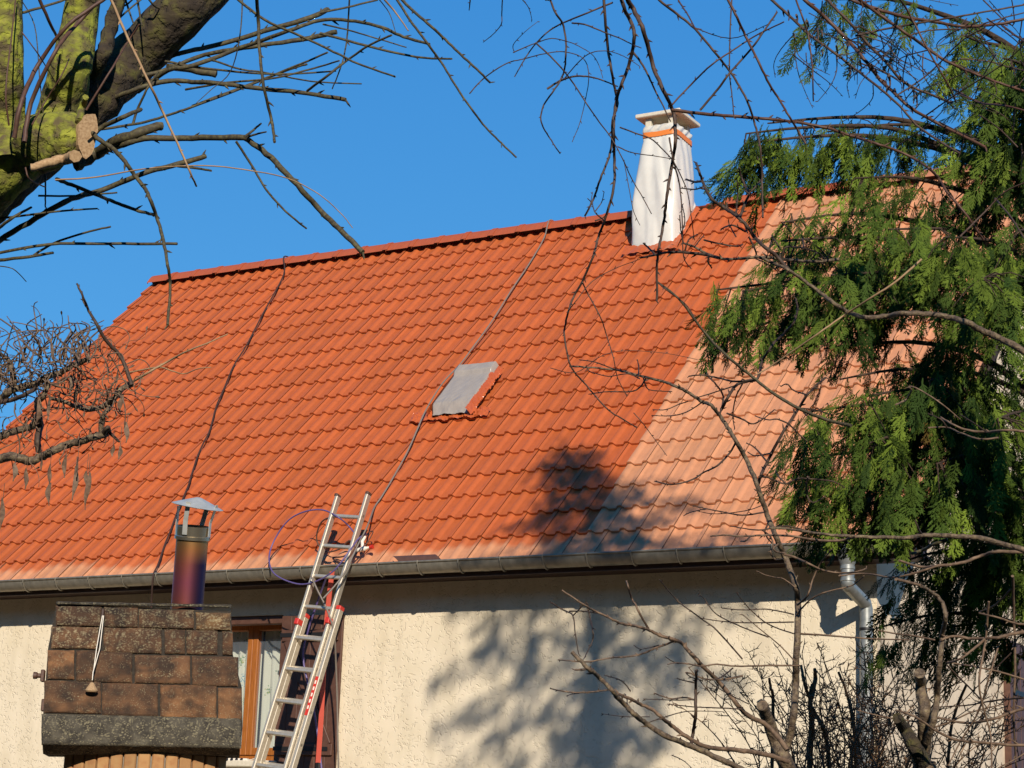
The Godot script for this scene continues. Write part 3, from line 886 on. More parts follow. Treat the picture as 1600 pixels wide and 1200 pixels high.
func build_skylight(house: Node3D) -> void:
	var b := Basis(Vector3.RIGHT, slope_n(), slope_s())
	var ctr := on_roof(728, 606, 0.05)
	var mb := MB.new()
	var W := 0.44; var L := 0.66
	mb.bev(ctr + b * Vector3(0, -0.035, 0), Vector3(W - 0.03, 0.13, L - 0.02), 0.015, b)
	var sk := part("skylight", mb, MT.zinc, house)
	var off := -origin_of(sk)
	var m := MB.new()
	m.bev(ctr + b * Vector3(0, 0.040, -L * 0.42), Vector3(W - 0.03, 0.05, 0.13), 0.012, b)
	inst("cover", m.mesh(), MT.zinc, sk, off)
	m = MB.new()
	m.quad(ctr + b * Vector3(-W * 0.43, 0.033, L * 0.42), ctr + b * Vector3(W * 0.43, 0.033, L * 0.42), ctr + b * Vector3(W * 0.43, 0.033, -L * 0.33), ctr + b * Vector3(-W * 0.43, 0.033, -L * 0.33))
	inst("pane", m.mesh(), MT.pane, sk, off)
	# film over it, tucked in below, and a rim of painted film
	var w := thing("plastic_cover", "greyish plastic film taped over the roof skylight, edges sprayed orange", "plastic sheet", ctr)
	var rows := []; var rim := []
	var cr := FastNoiseLite.new(); cr.seed = 31; cr.frequency = 9.0; cr.fractal_octaves = 3; cr.fractal_type = FastNoiseLite.FRACTAL_RIDGED
	for j in 49:
		var r := []
		var z := lerpf(-L / 2 - 0.01, L / 2 + 0.10, j / 48.0)
		for i in 37:
			var x := lerpf(-W / 2 - 0.006, W / 2 + 0.006, i / 36.0)
			var y := 0.040
			if z < -L * 0.34: y = 0.070
			elif z < -L * 0.29: y = lerpf(0.070, 0.040, (z + L * 0.34) / (L * 0.05))
			if z > L / 2 - 0.02: y = lerpf(0.040, -0.022, clampf((z - L / 2 + 0.02) / 0.09, 0, 1))
			y += 0.0025 * sin(x * 9.0 + z * 5.0) + 0.0012 * sin(x * 41.0 - z * 7.0)
			if z > L * 0.3: y += 0.004 * sin(x * 31.0 + z * 22.0) * (z - L * 0.3) / 0.2
			y += 0.006 * cr.get_noise_2d(x * 1.4 + z * 0.6, z * 0.5) * (0.35 + 0.65 * clampf((z - L * 0.2) / 0.2, 0, 1))
			if absf(x) > W / 2: y -= 0.05
			r.append(ctr + b * Vector3(x * (1.0 - 0.10 * clampf((z - L / 2) / 0.1, 0, 1)), y, z))
		rows.append(r)
	mb = MB.new()
	mb.grid(rows)
	part("film", mb, MT.film_grey, w)
	mb = MB.new()
	for side in 3:   # left, right, bottom
		var hr := []
		for j in 9:
			var r := []
			for i in 90:
				var s := i / 89.0
				var p: Vector3
				if side == 2: p = Vector3(lerpf(-W / 2 - 0.22, W / 2 + 0.20, s), 0, L / 2 + 0.015 + j * 0.0155 + 0.012 * sin(s * 17.0) * j / 8.0)
				elif side == 1: p = Vector3(W / 2 - 0.008 + j * 0.0065, 0, lerpf(-L / 2 - 0.02, L / 2 + 0.12, s) )
				else: p = Vector3(-W / 2 - j * 0.005, 0, lerpf(-L / 2, L / 2 + 0.1, s))
				var drop := clampf(j / 5.0, 0, 1)
				var top := 0.042 if side < 2 else 0.035
				p.y = lerpf(top, -0.034, drop) + (0.006 * sin(i * 0.27 + j * 0.8 + side * 2) + 0.022 * cr.get_noise_2d(s * 1.3 + side * 3.0, j * 0.03)) * (0.25 + 0.75 * j / 8.0)
				if side == 2: p.y = -0.034 + 0.009 * sin(p.x / ROLL * TAU) + 0.018 * cr.get_noise_2d(s * 1.4, j * 0.03) - 0.0025 * j
				if side == 1: p = Vector3(p.x, p.y, p.z)
				r.append(ctr + b * p)
			hr.append(r)
		if side == 1:
			for r in hr: r.reverse()
			hr = hr
		if side == 0: pass
		mb.grid(hr)
	part("painted_rim", mb, MT.film_paint, w)

# ------------------------------------------------------------------ things lying on the roof and gutter
func rope(called: String, label: String, category: String, pts: PackedVector3Array, r: float, mat: Material, per := 5, sides := 7) -> Node3D:
	var t := thing(called, label, category, pts[pts.size() - 1])
	var p := smooth(pts, per)
	var mb := MB.new()
	mb.tube(p, even(p.size(), r), sides)
	part("strand", mb, mat, t)
	return t

func build_roof_clutter() -> void:
	var p := PackedVector3Array()
	p.append(RIDGE + Vector3(on_roof(455, 400).x - RIDGE.x + 0.05, 0.035, -0.06))
	p.append(RIDGE + Vector3(on_roof(455, 400).x - RIDGE.x, 0.035, 0.06))
	for q in [[443, 430], [411, 490], [385, 540], [365, 572], [349, 610], [338, 635], [328, 672], [318, 692], [308, 715], [300, 740], [293, 762], [277, 800], [268, 825], [258, 850], [247, 882]]: p.append(on_roof(q[0], q[1], 0.018))
	p.append(on_z(240, 897, -14.40)); p.append(on_z(238, 915, -14.395)); p.append(on_z(236, 970, -14.5)); p.append(on_z(234, 1150, -14.5))
	rope("rope", "dark rope draped down the roof left of the flue pipe", "rope", p, 0.0085, MT.dark_cord)
	p = PackedVector3Array()
	p.append(RIDGE + Vector3(on_roof(866, 346).x - RIDGE.x + 0.03, 0.035, -0.06))
	p.append(RIDGE + Vector3(on_roof(866, 346).x - RIDGE.x, 0.035, 0.06))
	for q in [[850, 372], [827, 412], [800, 452], [770, 500], [741, 540], [720, 568], [693, 605], [668, 648], [655, 672], [637, 705], [615, 745], [597, 775], [585, 793]]: p.append(on_roof(q[0], q[1], 0.02))
	p[8] += slope_n() * 0.04; p[9] += slope_n() * 0.05; p[10] += slope_n() * 0.03
	for q in [[574, 822, -14.44], [560, 850, -14.36], [535, 900, -14.22], [505, 935, -14.1]]: p.append(on_z(q[0], q[1], q[2]))
	rope("rope", "grey rope running down the roof past the skylight to the ladder", "rope", p, 0.0075, MT.grey_cord)
	# thin grey cable hanging down the ladder to the wall's foot
	p = PackedVector3Array()
	for q in [[486, 900, -14.25], [496, 922, -14.2], [512, 955, -14.2], [522, 990, -14.25], [525, 1040, -14.4], [527, 1100, -14.5], [528, 1160, -14.55], [530, 1230, -14.6]]: p.append(on_z(q[0], q[1], q[2]))
	rope("cable", "thin grey cable hanging from the ladder along the shutter's edge", "cable", p, 0.008, MT.grey_cord)
	# purple hose: a loop that hangs over the gutter and the ladder
	p = PackedVector3Array()
	for q in [[560, 842, -14.50], [545, 822, -14.55], [528, 808, -14.45], [505, 797, -14.50], [478, 799, -14.52], [452, 812, -14.55], [432, 838, -14.56], [421, 866, -14.50], [424, 890, -14.33], [440, 904, -14.31], [470, 913, -14.30], [497, 907, -14.27], [520, 893, -14.24], [535, 876, -14.25], [548, 858, -14.3], [560, 842, -14.38], [572, 834, -14.45]]: p.append(on_z(q[0], q[1], q[2]))
	rope("hose", "purple spray hose looped over the gutter and ladder top", "hose", p, 0.0068, MT.purple)
	p = PackedVector3Array()
	for q in [[512, 898, -14.45], [500, 930, -14.6], [480, 990, -14.7], [474, 1030, -14.72], [484, 1080, -14.72], [494, 1130, -14.7], [504, 1215, -14.7]]: p.append(on_z(q[0], q[1], q[2]))
	rope("hose", "blue hose hanging down behind the ladder rungs", "hose", p, 0.009, MT.purple)
	p = PackedVector3Array()
	for q in [[522, 806, -14.5], [503, 815, -14.56], [495, 835, -14.6], [497, 850, -14.62], [510, 862, -14.62], [530, 858, -14.6], [545, 845, -14.6], [552, 852, -14.6], [540, 868, -14.58], [520, 872, -14.56], [530, 878, -14.5]]: p.append(on_z(q[0], q[1], q[2]))
	rope("cable", "brown cord coiled on the tiles behind the ladder top", "cable", p, 0.007, MT.red_twig)
	# red strap behind the ladder
	var t := thing("strap", "faded red strap hanging behind the ladder in front of the shutter", "strap", on_z(497, 1190, -14.6))
	var mb := MB.new()
	var sp := [[519, 893, -14.42], [515, 925, -14.45], [511, 965, -14.5], [507, 1020, -14.52], [505, 1060, -14.52], [502, 1120, -14.55], [497, 1192, -14.6]]
	var rows := [[], [], [], []]
	for q in sp:
		var c := on_z(q[0], q[1], q[2])
		rows[0].append(c + Vector3(-0.024, 0, 0.003)); rows[1].append(c + Vector3(0.024, 0, 0.003)); rows[2].append(c + Vector3(0.024, 0, -0.003)); rows[3].append(c + Vector3(-0.024, 0, -0.003))
	for k in 4:
		for i in sp.size() - 1:
			mb.quad(rows[k][i + 1], rows[(k + 1) % 4][i + 1], rows[(k + 1) % 4][i], rows[k][i])
	part("webbing", mb, MT.strap, t)
	mb = MB.new()
	mb.bev(on_z(496.5, 1196, -14.6), Vector3(0.035, 0.05, 0.014), 0.004)
	part("hook", mb, MT.iron, t)
	# spray gun lying on the tiles beside the ladder
	var gc := on_roof(567, 858, 0.06)
	t = thing("spray_gun", "white paint spray gun lying on the lowest tiles beside the ladder", "spray gun", gc)
	var b := Basis(Vector3.RIGHT, slope_n(), slope_s())
	mb = MB.new()
	mb.lathe(gc, (b * Vector3(1, 0.1, -0.15)).normalized(), [Vector2(0.0, -0.06), Vector2(0.014, -0.06), Vector2(0.02, -0.04), Vector2(0.021, 0.02), Vector2(0.013, 0.045), Vector2(0.011, 0.07), Vector2(0.0, 0.07)], 14)
	part("body", mb, MT.white, t)
	mb = MB.new()
	mb.tube(PackedVector3Array([gc, gc + b * Vector3(-0.03, 0.03, -0.07), gc + b * Vector3(-0.035, 0.03, -0.14)]), PackedFloat32Array([0.016, 0.015, 0.012]), 10)
	part("grip", mb, MT.white, t)
	mb = MB.new()
	mb.tube(smooth(PackedVector3Array([gc + b * Vector3(0.02, 0.02, -0.02), gc + b * Vector3(0.05, 0.05, -0.10), gc + b * Vector3(0.03, 0.05, -0.19), gc + b * Vector3(-0.02, 0.04, -0.19), gc + b * Vector3(-0.035, 0.03, -0.13)]), 4), even(17, 0.005), 6)
	part("trigger_guard", mb, MT.red_twig, t)
	mb = MB.new()
	mb.lathe(gc + b * Vector3(0.07, 0.007, -0.01), (b * Vector3(1, 0.1, -0.15)).normalized(), [Vector2(0.0, 0.0), Vector2(0.017, 0.0), Vector2(0.02, 0.03), Vector2(0.0, 0.03)], 12)
	part("nozzle", mb, MT.red, t)
	# loose brown metal sheet lying at the roof's edge
	var q0 := on_roof(614, 869, 0.05); var q1 := on_roof(680, 866, 0.05)
	t = thing("metal_sheet", "loose brown metal sheet lying in the roof's edge above the gutter", "metal sheet", (q0 + q1) / 2)
	mb = MB.new()
	var dn := on_z(628, 884, -14.46) - q0
	var rr := []
	for j in 6:
		var r := []
		for i in 3: r.append(q0.lerp(q1, i / 2.0) + dn * (j / 5.0) + slope_n() * 0.02 * sin(j / 5.0 * PI))
		rr.append(r)
	mb.grid(rr)
	var r2 := []
	for r in rr:
		var x := []
		for e in r: x.append(e - slope_n() * 0.004)
		x.reverse(); r2.append(x)
	mb.grid(r2)
	part("sheet", mb, MT.shutter, t)

func build_ladder() -> void:
	var base := on_z(425, 1230, -13.9)
	var t := thing("ladder", "aluminium extension ladder leaning on the gutter in front of the shutter", "ladder", base)
	var topR := Vector3(-9.755, 4.685, -14.53)
	var topL := on_z(527, 776, -14.53)
	var botR := on_z(446, 1203, -13.93); var botL := on_z(398, 1203, -13.93)
	var dirR := (topR - botR).normalized(); var side := (topR - topL).normalized()
	side = (side - dirR * side.dot(dirR)).normalized()
	var nrm := side.cross(dirR).normalized()     # towards the viewer
	if nrm.z < 0: nrm = -nrm
	var bs := Basis(side, dirR, side.cross(dirR))
	var len := (topR - botR).length()
	for s in 2:
		var a: Vector3 = botL if s == 0 else botR
		var b: Vector3 = topL if s == 0 else topR
		a -= (b - a).normalized() * 0.9
		var m := MB.new()
		m.bev((a + b) / 2, Vector3(0.030, (b - a).length(), 0.062), 0.005, bs)
		m.box((a + b) / 2 + nrm * 0.0315 + side * 0.006, Vector3(0.004, (b - a).length() - 0.02, 0.004), bs)
		part("rail", m, MT.alu, t)
		m = MB.new()
		m.bev(b + dirR * 0.008, Vector3(0.034, 0.028, 0.066), 0.006, bs)
		part("end_cap", m, MT.red_twig, t)
	# rungs of the upper section
	var n := 12
	for k in n:
		var f := (0.20 + k * 0.2815) / len
		if f > 1.3: break
		var a := topL.lerp(botL, f); var b := topR.lerp(botR, f)
		var m := MB.new()
		m.bev((a + b) / 2 + nrm * 0.002, Vector3((b - a).length() - 0.026, 0.030, 0.034), 0.006, bs)
		part("rung", m, MT.alu, t)
		m = MB.new()
		m.lathe(b + side * 0.014, side, [Vector2(0.012, 0.0), Vector2(0.012, 0.004), Vector2(0.0, 0.004)], 10)
		part("rivet", m, MT.zinc, t)
	# lower section: rails beside and behind, ending in red guides
	for s in 2:
		var f := 0.445
		var a: Vector3 = (topL.lerp(botL, f) - side * 0.004) if s == 0 else topR.lerp(botR, f - 0.02) + side * 0.040
		var d: Vector3 = ((botL - topL) if s == 0 else (botR - topR)).normalized()
		a -= nrm * 0.062 if s == 0 else nrm * 0.03
		var b := a + d * 2.4
		var m := MB.new()
		m.bev((a + b) / 2, Vector3(0.030 if s == 0 else 0.044, 2.4, 0.062), 0.005, bs)
		part("rail", m, MT.alu, t)
		m = MB.new()
		m.bev(a - d * 0.01, Vector3(0.048, 0.04, 0.07), 0.006, bs)
		part("end_cap", m, MT.red, t)
		var gpos: Vector3 = (topL if s == 0 else topR).lerp(botL if s == 0 else botR, 0.475)
		m = MB.new()
		m.bev(gpos + nrm * 0.012, Vector3(0.042, 0.055, 0.075), 0.006, bs)
		part("guide", m, MT.red, t)
		if s == 1:
			for k in 6:
				m = MB.new()
				m.lathe(a + d * (0.35 + k * 0.2815) + side * 0.021, side, [Vector2(0.012, 0.0), Vector2(0.012, 0.004), Vector2(0.0, 0.004)], 10)
				part("rivet", m, MT.zinc, t)
			m = MB.new()
			m.box(a + d * 0.78 + nrm * 0.0325, Vector3(0.03, 0.34, 0.002), bs)
			part("sticker", m, MT.red, t)
			for k in 5:
				m = MB.new()
				m.box(a + d * (0.66 + k * 0.055) + nrm * 0.0345, Vector3(0.014, 0.03, 0.002), bs)
				part("sticker_mark", m, MT.white, t)
	for k in 6:
		var f := (1.29 + k * 0.2815) / len
		var a := topL.lerp(botL, f) - nrm * 0.075; var b := topR.lerp(botR, f) - nrm * 0.075
		var m := MB.new()
		m.bev((a + b) / 2, Vector3((b - a).length() - 0.02, 0.03, 0.03), 0.006, bs)
		part("rung", m, MT.alu, t)

# ------------------------------------------------------------------ barbecue
func build_barbecue() -> void:
	var O := at(222, 1170, 10.0)
	var fz := -Vector3(O.x, 0, O.z).normalized().rotated(Vector3.UP, -0.05)
	var rx := Vector3.UP.cross(fz)
	var t := thing("barbecue", "sooty brick garden barbecue hood with a steel flue pipe", "barbecue", Vector3(O.x, 0, O.z) - fz * 0.25)
	# a point of the hood's sloping front face for a pixel of it: the front leans back towards the top
	var lean := 0.34
	var face := func(x: float, y: float, off := 0.0) -> Vector3:
		var d := FW + RT * (x - 800.0) / FPX - UP * (y - 600.0) / FPX
		var nn := (fz + Vector3.UP * lean).normalized()
		return EYE + d * ((nn.dot(O - EYE) + off) / nn.dot(d))
	var px := func(X: float, Y: float) -> Vector2: return Vector2(40.0 + X / 4.286, 920.0 + Y / 4.286)
	# body of mortar behind the bricks
	var outline := [px.call(207, 100), px.call(1375, 152), px.call(1388, 440), px.call(1448, 660), px.call(1452, 900), px.call(1430, 1062), px.call(105, 1015), px.call(118, 830), px.call(150, 400)]
	var mb := MB.new()
	var fr := []; var bk := []
	var cen := Vector3.ZERO
	for p in outline:
		fr.append(face.call(p.x, p.y, -0.014))
		cen += fr[fr.size() - 1] / outline.size()
	for p in fr: bk.append(p - fz * (0.42 + (p.y - cen.y) * -0.3))
	var bc := cen - fz * 0.42
	for i in fr.size():
		var j := (i + 1) % fr.size()
		mb.ftri(cen, fr[j], fr[i]); mb.ftri(bc, bk[i], bk[j]); mb.quad(fr[i], fr[j], bk[j], bk[i])
	part("mortar_core", mb, MT.mortar, t)
	var rows := [
		[[203, 116, 508, 250], [526, 124, 752, 258], [758, 140, 1128, 266], [1140, 160, 1374, 278]],
		[[172, 254, 488, 402], [522, 262, 910, 432], [930, 272, 1068, 436], [1076, 276, 1286, 440], [1318, 286, 1388, 444]],
		[[146, 412, 326, 606], [338, 416, 714, 626], [730, 446, 1102, 634], [1114, 454, 1424, 652]],
		[[124, 618, 505, 832], [512, 634, 886, 852], [902, 644, 1278, 866], [1288, 664, 1448, 880]]]
	for row in rows:
		for r in row:
			var old: bool = row == rows[0] or row == rows[1]
			brick(t, face, px, r, MT.brick[rng.randi() % 3 if old else 3 + rng.randi() % 2], 0.022)
	# thin coping along the top edge
	brick(t, face, px, [204, 96, 1378, 116], MT.lintel, 0.03, "coping", 24)
	# concrete lintel
	brick(t, face, px, [106, 850, 1444, 1058], MT.lintel, 0.05, "lintel", 24)
	mb = MB.new()
	var la: Vector3 = face.call(px.call(112, 1030).x, px.call(112, 1030).y, -0.02); var lb: Vector3 = face.call(px.call(1436, 1068).x, px.call(1436, 1068).y, -0.02)
	mb.quad(la + Vector3.DOWN * 0.05 - fz * 0.08, lb + Vector3.DOWN * 0.03 - fz * 0.08, lb, la)
	mb.quad(la + Vector3.DOWN * 0.05 - fz * 0.4, lb + Vector3.DOWN * 0.03 - fz * 0.4, lb + Vector3.DOWN * 0.03 - fz * 0.08, la + Vector3.DOWN * 0.05 - fz * 0.08)
	part("lintel_underside", mb, MT.lintel, t)
	# curved breast of upright bricks below
	var mid := O + rx * 0.01
	var R := 0.58
	var cc := mid - fz * (R + 0.075)
	var body := MB.new()
	var arc := []
	for y in [O.y + 0.02, 0.0]:
		var row := []
		for k in 25:
			var an := (k - 12) * 0.065
			var d := (fz * cos(an) + rx * sin(an)).normalized() * (R - 0.02)
			row.append(Vector3(cc.x, y, cc.z) + d)
		arc.append(row)
	body.grid(arc)
	for sg in [-1, 1]:
		var e: Vector3 = arc[0][0 if sg < 0 else 24]; var e2: Vector3 = arc[1][0 if sg < 0 else 24]
		if sg > 0: body.quad(e2, e2 - fz * 0.35, e - fz * 0.35, e)
		else: body.quad(e2 - fz * 0.35, e2, e, e - fz * 0.35)
	var core := part("breast", body, MT.joint, t)
	var off := -origin_of(core)
	for k in 13:
		for lay in 2:
			var an := (k - 6) * 0.120
			var d := (fz * cos(an) + rx * sin(an)).normalized()
			var sd := Vector3.UP.cross(d)
			var m := MB.new()
			m.bev(Vector3(cc.x, O.y - 0.125 - lay * 0.24, cc.z) + d * (R - 0.035), Vector3(0.060, 0.23, 0.07), 0.006, Basis(sd, Vector3.UP, d), Color(1, 1, 1) * rng.randf_range(0.75, 1.15))
			inst("brick", m.mesh(), MT.clay, core, off)
	# iron door hinges on the left side
	for q in [[62, 1056, 0.03], [63, 1102, 0.0]]:
		var m := MB.new()
		var c: Vector3 = face.call(q[0] + 5, q[1], -0.09)
		m.bev(c, Vector3(0.02, 0.06, 0.05), 0.004, Basis(rx, Vector3.UP, fz))
		if q[2] > 0: m.lathe(c - rx * 0.005, -rx, [Vector2(0.012, 0.0), Vector2(0.012, 0.02), Vector2(0.018, 0.025), Vector2(0.018, 0.042), Vector2(0.0, 0.045)], 12)
		part("hinge", m, MT.red_twig, t)
	# flue: heat-tinted steel, collar, cap on four straps
	var fp := at(290, 975, 10.55); var ft := at(301, 836, 10.55)
	var ax := (ft - fp).normalized()
	var h := (ft - fp).length()
	var fl := MB.new()
	var tint := [[0.0, Color(0.50, 0.34, 0.11)], [0.12, Color(0.40, 0.20, 0.07)], [0.28, Color(0.50, 0.14, 0.12)], [0.48, Color(0.48, 0.12, 0.15)], [0.68, Color(0.52, 0.15, 0.10)], [0.86, Color(0.52, 0.22, 0.08)], [1.0, Color(0.42, 0.27, 0.10)]]
	var r0 := 0.083
	var x := ax.cross(Vector3(0.2, 0.1, 1)).normalized(); var z := ax.cross(x)
	var prev := -1
	for q in tint:
		var at0 := fl.v.size()
		for k in 33:
			var a := TAU * k / 32
			var d := x * cos(a) + z * sin(a)
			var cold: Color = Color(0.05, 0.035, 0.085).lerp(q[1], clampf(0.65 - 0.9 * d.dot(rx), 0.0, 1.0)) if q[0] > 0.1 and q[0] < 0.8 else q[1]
			fl.add(fp + ax * (h * q[0]) + d * r0, d, cold)
		if prev >= 0:
			for k in 32:
				fl.tri(prev + k, prev + k + 1, at0 + k + 1); fl.tri(prev + k, at0 + k + 1, at0 + k)
		prev = at0
	fl.lathe(fp, ax, [Vector2(r0 - 0.004, h), Vector2(r0 - 0.004, 0.0)], 32, Color(0.05, 0.04, 0.04))
	var sm := StandardMaterial3D.new()
	sm.vertex_color_use_as_albedo = true; sm.metallic = 0.9; sm.roughness = 0.47
	var flue := part("flue_pipe", fl, sm, t)
	off = -origin_of(flue)
	var st := flat(lin(0.50, 0.46, 0.38), 0.30, 0.9)
	var m := MB.new()
	m.lathe(ft, ax, [Vector2(r0 + 0.001, -0.025), Vector2(r0 + 0.009, -0.022), Vector2(r0 + 0.009, -0.006), Vector2(r0 + 0.003, -0.002), Vector2(r0 + 0.004, 0.045), Vector2(r0 + 0.001, 0.047)], 32)
	m.lathe(ft, ax, [Vector2(r0 - 0.003, 0.047), Vector2(r0 - 0.003, -0.02)], 32)
	inst("collar", m.mesh(), st, flue, off)
	m = MB.new()
	var hat := at(309, 789, 10.55)
	var hx := (ax + rx * 0.10).normalized()
	m.lathe(hat, hx, [Vector2(0.0, -0.002), Vector2(0.132, -0.010), Vector2(0.136, -0.007), Vector2(0.07, 0.018), Vector2(0.015, 0.038), Vector2(0.0, 0.040)], 12)
	inst("rain_cap", m.mesh(), MT.galv, flue, off)
	for k in 4:
		var a := TAU * k / 4 + 0.42
		var d := (rx * cos(a) + fz * sin(a))
		m = MB.new()
		var b0 := ft + ax * -0.01 + d * (r0 + 0.011); var b1 := ft + ax * 0.06 + d * (r0 + 0.012); var b2 := hat - hx * 0.006 + d * 0.108
		for e in [[b0, b1], [b1, b2]]:
			var y: Vector3 = (e[1] - e[0]).normalized()
			var sx := y.cross(d).normalized()
			m.box((e[0] + e[1]) / 2, Vector3(0.026, (e[1] - e[0]).length() + 0.006, 0.003), Basis(sx, y, sx.cross(y)))
		inst("cap_strap", m.mesh(), MT.galv, flue, off)
	# wooden cone hanging on a string before the bricks
	var hk: Vector3 = face.call(160, 962, 0.02); var cn: Vector3 = face.call(144, 1068, 0.055)
	cn.x = hk.x - 0.02; cn.z = hk.z + 0.04
	cn = face.call(144, 1066, 0.05)
	var pd := thing("wooden_cone", "small wooden cone hanging on a string before the brick hood", "pull handle", cn)
	m = MB.new()
	m.tube(PackedVector3Array([hk, hk.lerp(cn, 0.5) - rx * 0.004, cn + Vector3.UP * 0.01]), even(3, 0.0028), 5)
	m.tube(PackedVector3Array([hk + rx * 0.006, hk.lerp(cn, 0.5) + rx * 0.012, cn + Vector3.UP * 0.05, cn + Vector3.UP * 0.01]), even(4, 0.0028), 5)
	part("string", m, MT.white, pd)
	m = MB.new()
	m.lathe(cn + Vector3.DOWN * 0.043, Vector3.UP, [Vector2(0.0, -0.006), Vector2(0.028, -0.005), Vector2(0.032, 0.002), Vector2(0.029, 0.008), Vector2(0.009, 0.040), Vector2(0.0, 0.044)], 18)
	part("cone", m, MT.cut_wood, pd)
	m = MB.new()
	m.bev(hk + Vector3.UP * 0.01 - fz * 0.01, Vector3(0.014, 0.05, 0.02), 0.003, Basis(rx, Vector3.UP, fz))
	part("peg", m, MT.brown, pd)
	# power strip on the window sill
	var ps := on_z(368, 1188, -14.86)
	var pw := thing("power_strip", "white four socket power strip lying on the window sill", "power strip", ps)
	m = MB.new()
	m.bev(ps, Vector3(0.26, 0.035, 0.055), 0.008, Basis(Vector3.UP, 0.12))
	part("body", m, MT.white, pw)
	for k in 4:
		m = MB.new()
		var c := ps + Basis(Vector3.UP, 0.12) * Vector3(-0.075 + k * 0.05, 0.006, 0.0275)
		m.lathe(c, Basis(Vector3.UP, 0.12) * Vector3(0, 0.3, 1).normalized(), [Vector2(0.0, 0.002), Vector2(0.014, 0.002), Vector2(0.016, 0.0)], 14)
		part("socket", m, MT.iron, pw)
	m = MB.new()
	var cp := smooth(PackedVector3Array([ps + Vector3(0.13, 0, 0), ps + Vector3(0.24, 0.02, 0.02), ps + Vector3(0.36, 0.07, 0.05)]), 5)
	m.tube(cp, even(cp.size(), 0.005), 6)
	part("cord", m, MT.white, pw)

func brick(t: Node3D, face: Callable, px: Callable, r: Array, mat: Material, proud: float, called := "brick", segs := 6) -> void:
	# worn brick: a small grid on the hood's face whose rim turns down into the joint, dented at random
	var rows := []
	var n := segs
	var h := 5
	var sd := rng.randf() * 100.0
	for j in h + 1:
		var row := []
		for i in n + 1:
			var s := float(i) / n; var q := float(j) / h
			var ss := clampf((i - 0.0) / n, 0, 1)
			if i == 1: s = 0.035 if n < 10 else 0.012
			elif i == n - 1: s = 0.965 if n < 10 else 0.988
			if j == 1: q = 0.08
			elif j == h - 1: q = 0.92
			var rim := i == 0 or j == 0 or i == n or j == h
			var sk: float = (r[2] - r[0]) * 0.0365
			var X: float = lerpf(r[0], r[2], s) + sin(sd + j * 2.1 + i) * 1.3
			var Y: float = lerpf(r[1], r[3] - sk * 0.0, q) + (s - 0.5) * sk * 0.5 + sin(sd * 1.3 + i * 1.7 + j) * 1.4
			var p: Vector2 = px.call(X, Y)
			row.append(face.call(p.x, p.y, -0.007 if rim else proud * 0.4 + 0.003 * sin(sd + i * 2.7 + j * 3.1)))
		rows.append(row)
	var m := MB.new()
	m.grid(rows, Color(1, 1, 1) * rng.randf_range(0.5, 0.95))
	part(called, m, mat, t)

# ------------------------------------------------------------------ plants
class Plant:
	var root: Node3D
	var fine := MB.new()
	var mat: Material

func plant(called: String, label: String, base: Vector3, mat: Material, category := "tree") -> Plant:
	var p := Plant.new()
	p.root = thing(called, label, category, base)
	p.mat = mat
	return p

# a branch along pixels x,y,... from depth d0 to d1, with half-widths in those pixels
func br(p: Plant, a: Array, d0: float, d1: float, r0: float, r1: float, called := "", mat: Material = null, buds := 0.0, sides := 0) -> PackedVector3Array:
	var pts := PackedVector3Array()
	var n := a.size() / 2
	for i in n:
		var f := float(i) / maxi(n - 1, 1)
		pts.append(at(a[2 * i], a[2 * i + 1], lerpf(d0, d1, f) + 0.03 * sin(i * 2.3 + a[0])))
	return limb(p, pts, r0 * d0 / FPX, r1 * d1 / FPX, called, mat, buds, sides)

func limb(p: Plant, pts: PackedVector3Array, r0: float, r1: float, called := "", mat: Material = null, buds := 0.0, sides := 0) -> PackedVector3Array:
	var s := smooth(pts, 5)
	for i in range(1, s.size() - 1):
		s[i] += Vector3(rng.randf_range(-1, 1), rng.randf_range(-1, 1), rng.randf_range(-1, 1)) * lerpf(r0, r1, 0.5) * (0.18 if r0 < 0.02 else 0.05)
	var rad := taper(s.size(), r0, r1, 0.9)
	if sides == 0: sides = 18 if r0 > 0.02 else (7 if r0 > 0.004 else 5)
	var mb := p.fine if called == "" and mat == null else MB.new()
	mb.tube(s, rad, sides, Color.WHITE, (0.035 if r0 > 0.02 else 0.08) if r0 > 0.004 else 0.0, rng)
	if buds > 0.0:
		var left := 0.0
		var sgn := 1.0
		for i in range(1, s.size()):
			var seg := s[i] - s[i - 1]
			left += seg.length()
			if left > buds:
				left = rng.randf_range(-0.4, 0.2) * buds
				sgn = -sgn
				var d := seg.normalized()
				var o := (d.cross(FW) * sgn + FW * rng.randf_range(-0.6, 0.6)).normalized()
				var l := rng.randf_range(0.8, 1.7)
				var br_ := clampf(rad[i] * 0.55, 0.0010, 0.0021)
				mb.tube(PackedVector3Array([s[i], s[i] + (o * 0.8 + d).normalized() * (br_ * 2.6 * l + rad[i] * 0.5), s[i] + (o * 0.8 + d).normalized() * (br_ * 5.5 * l + rad[i] * 0.5)]), PackedFloat32Array([br_, br_ * 1.15, br_ * 0.3]), 5)
	if mb != p.fine: part(called if called != "" else "twig", mb, mat if mat else p.mat, p.root)
	return s

func done(p: Plant, called := "twigs", mat: Material = null) -> void:
	if p.fine.v.size(): part(called, p.fine, mat if mat else p.mat, p.root, "stuff")

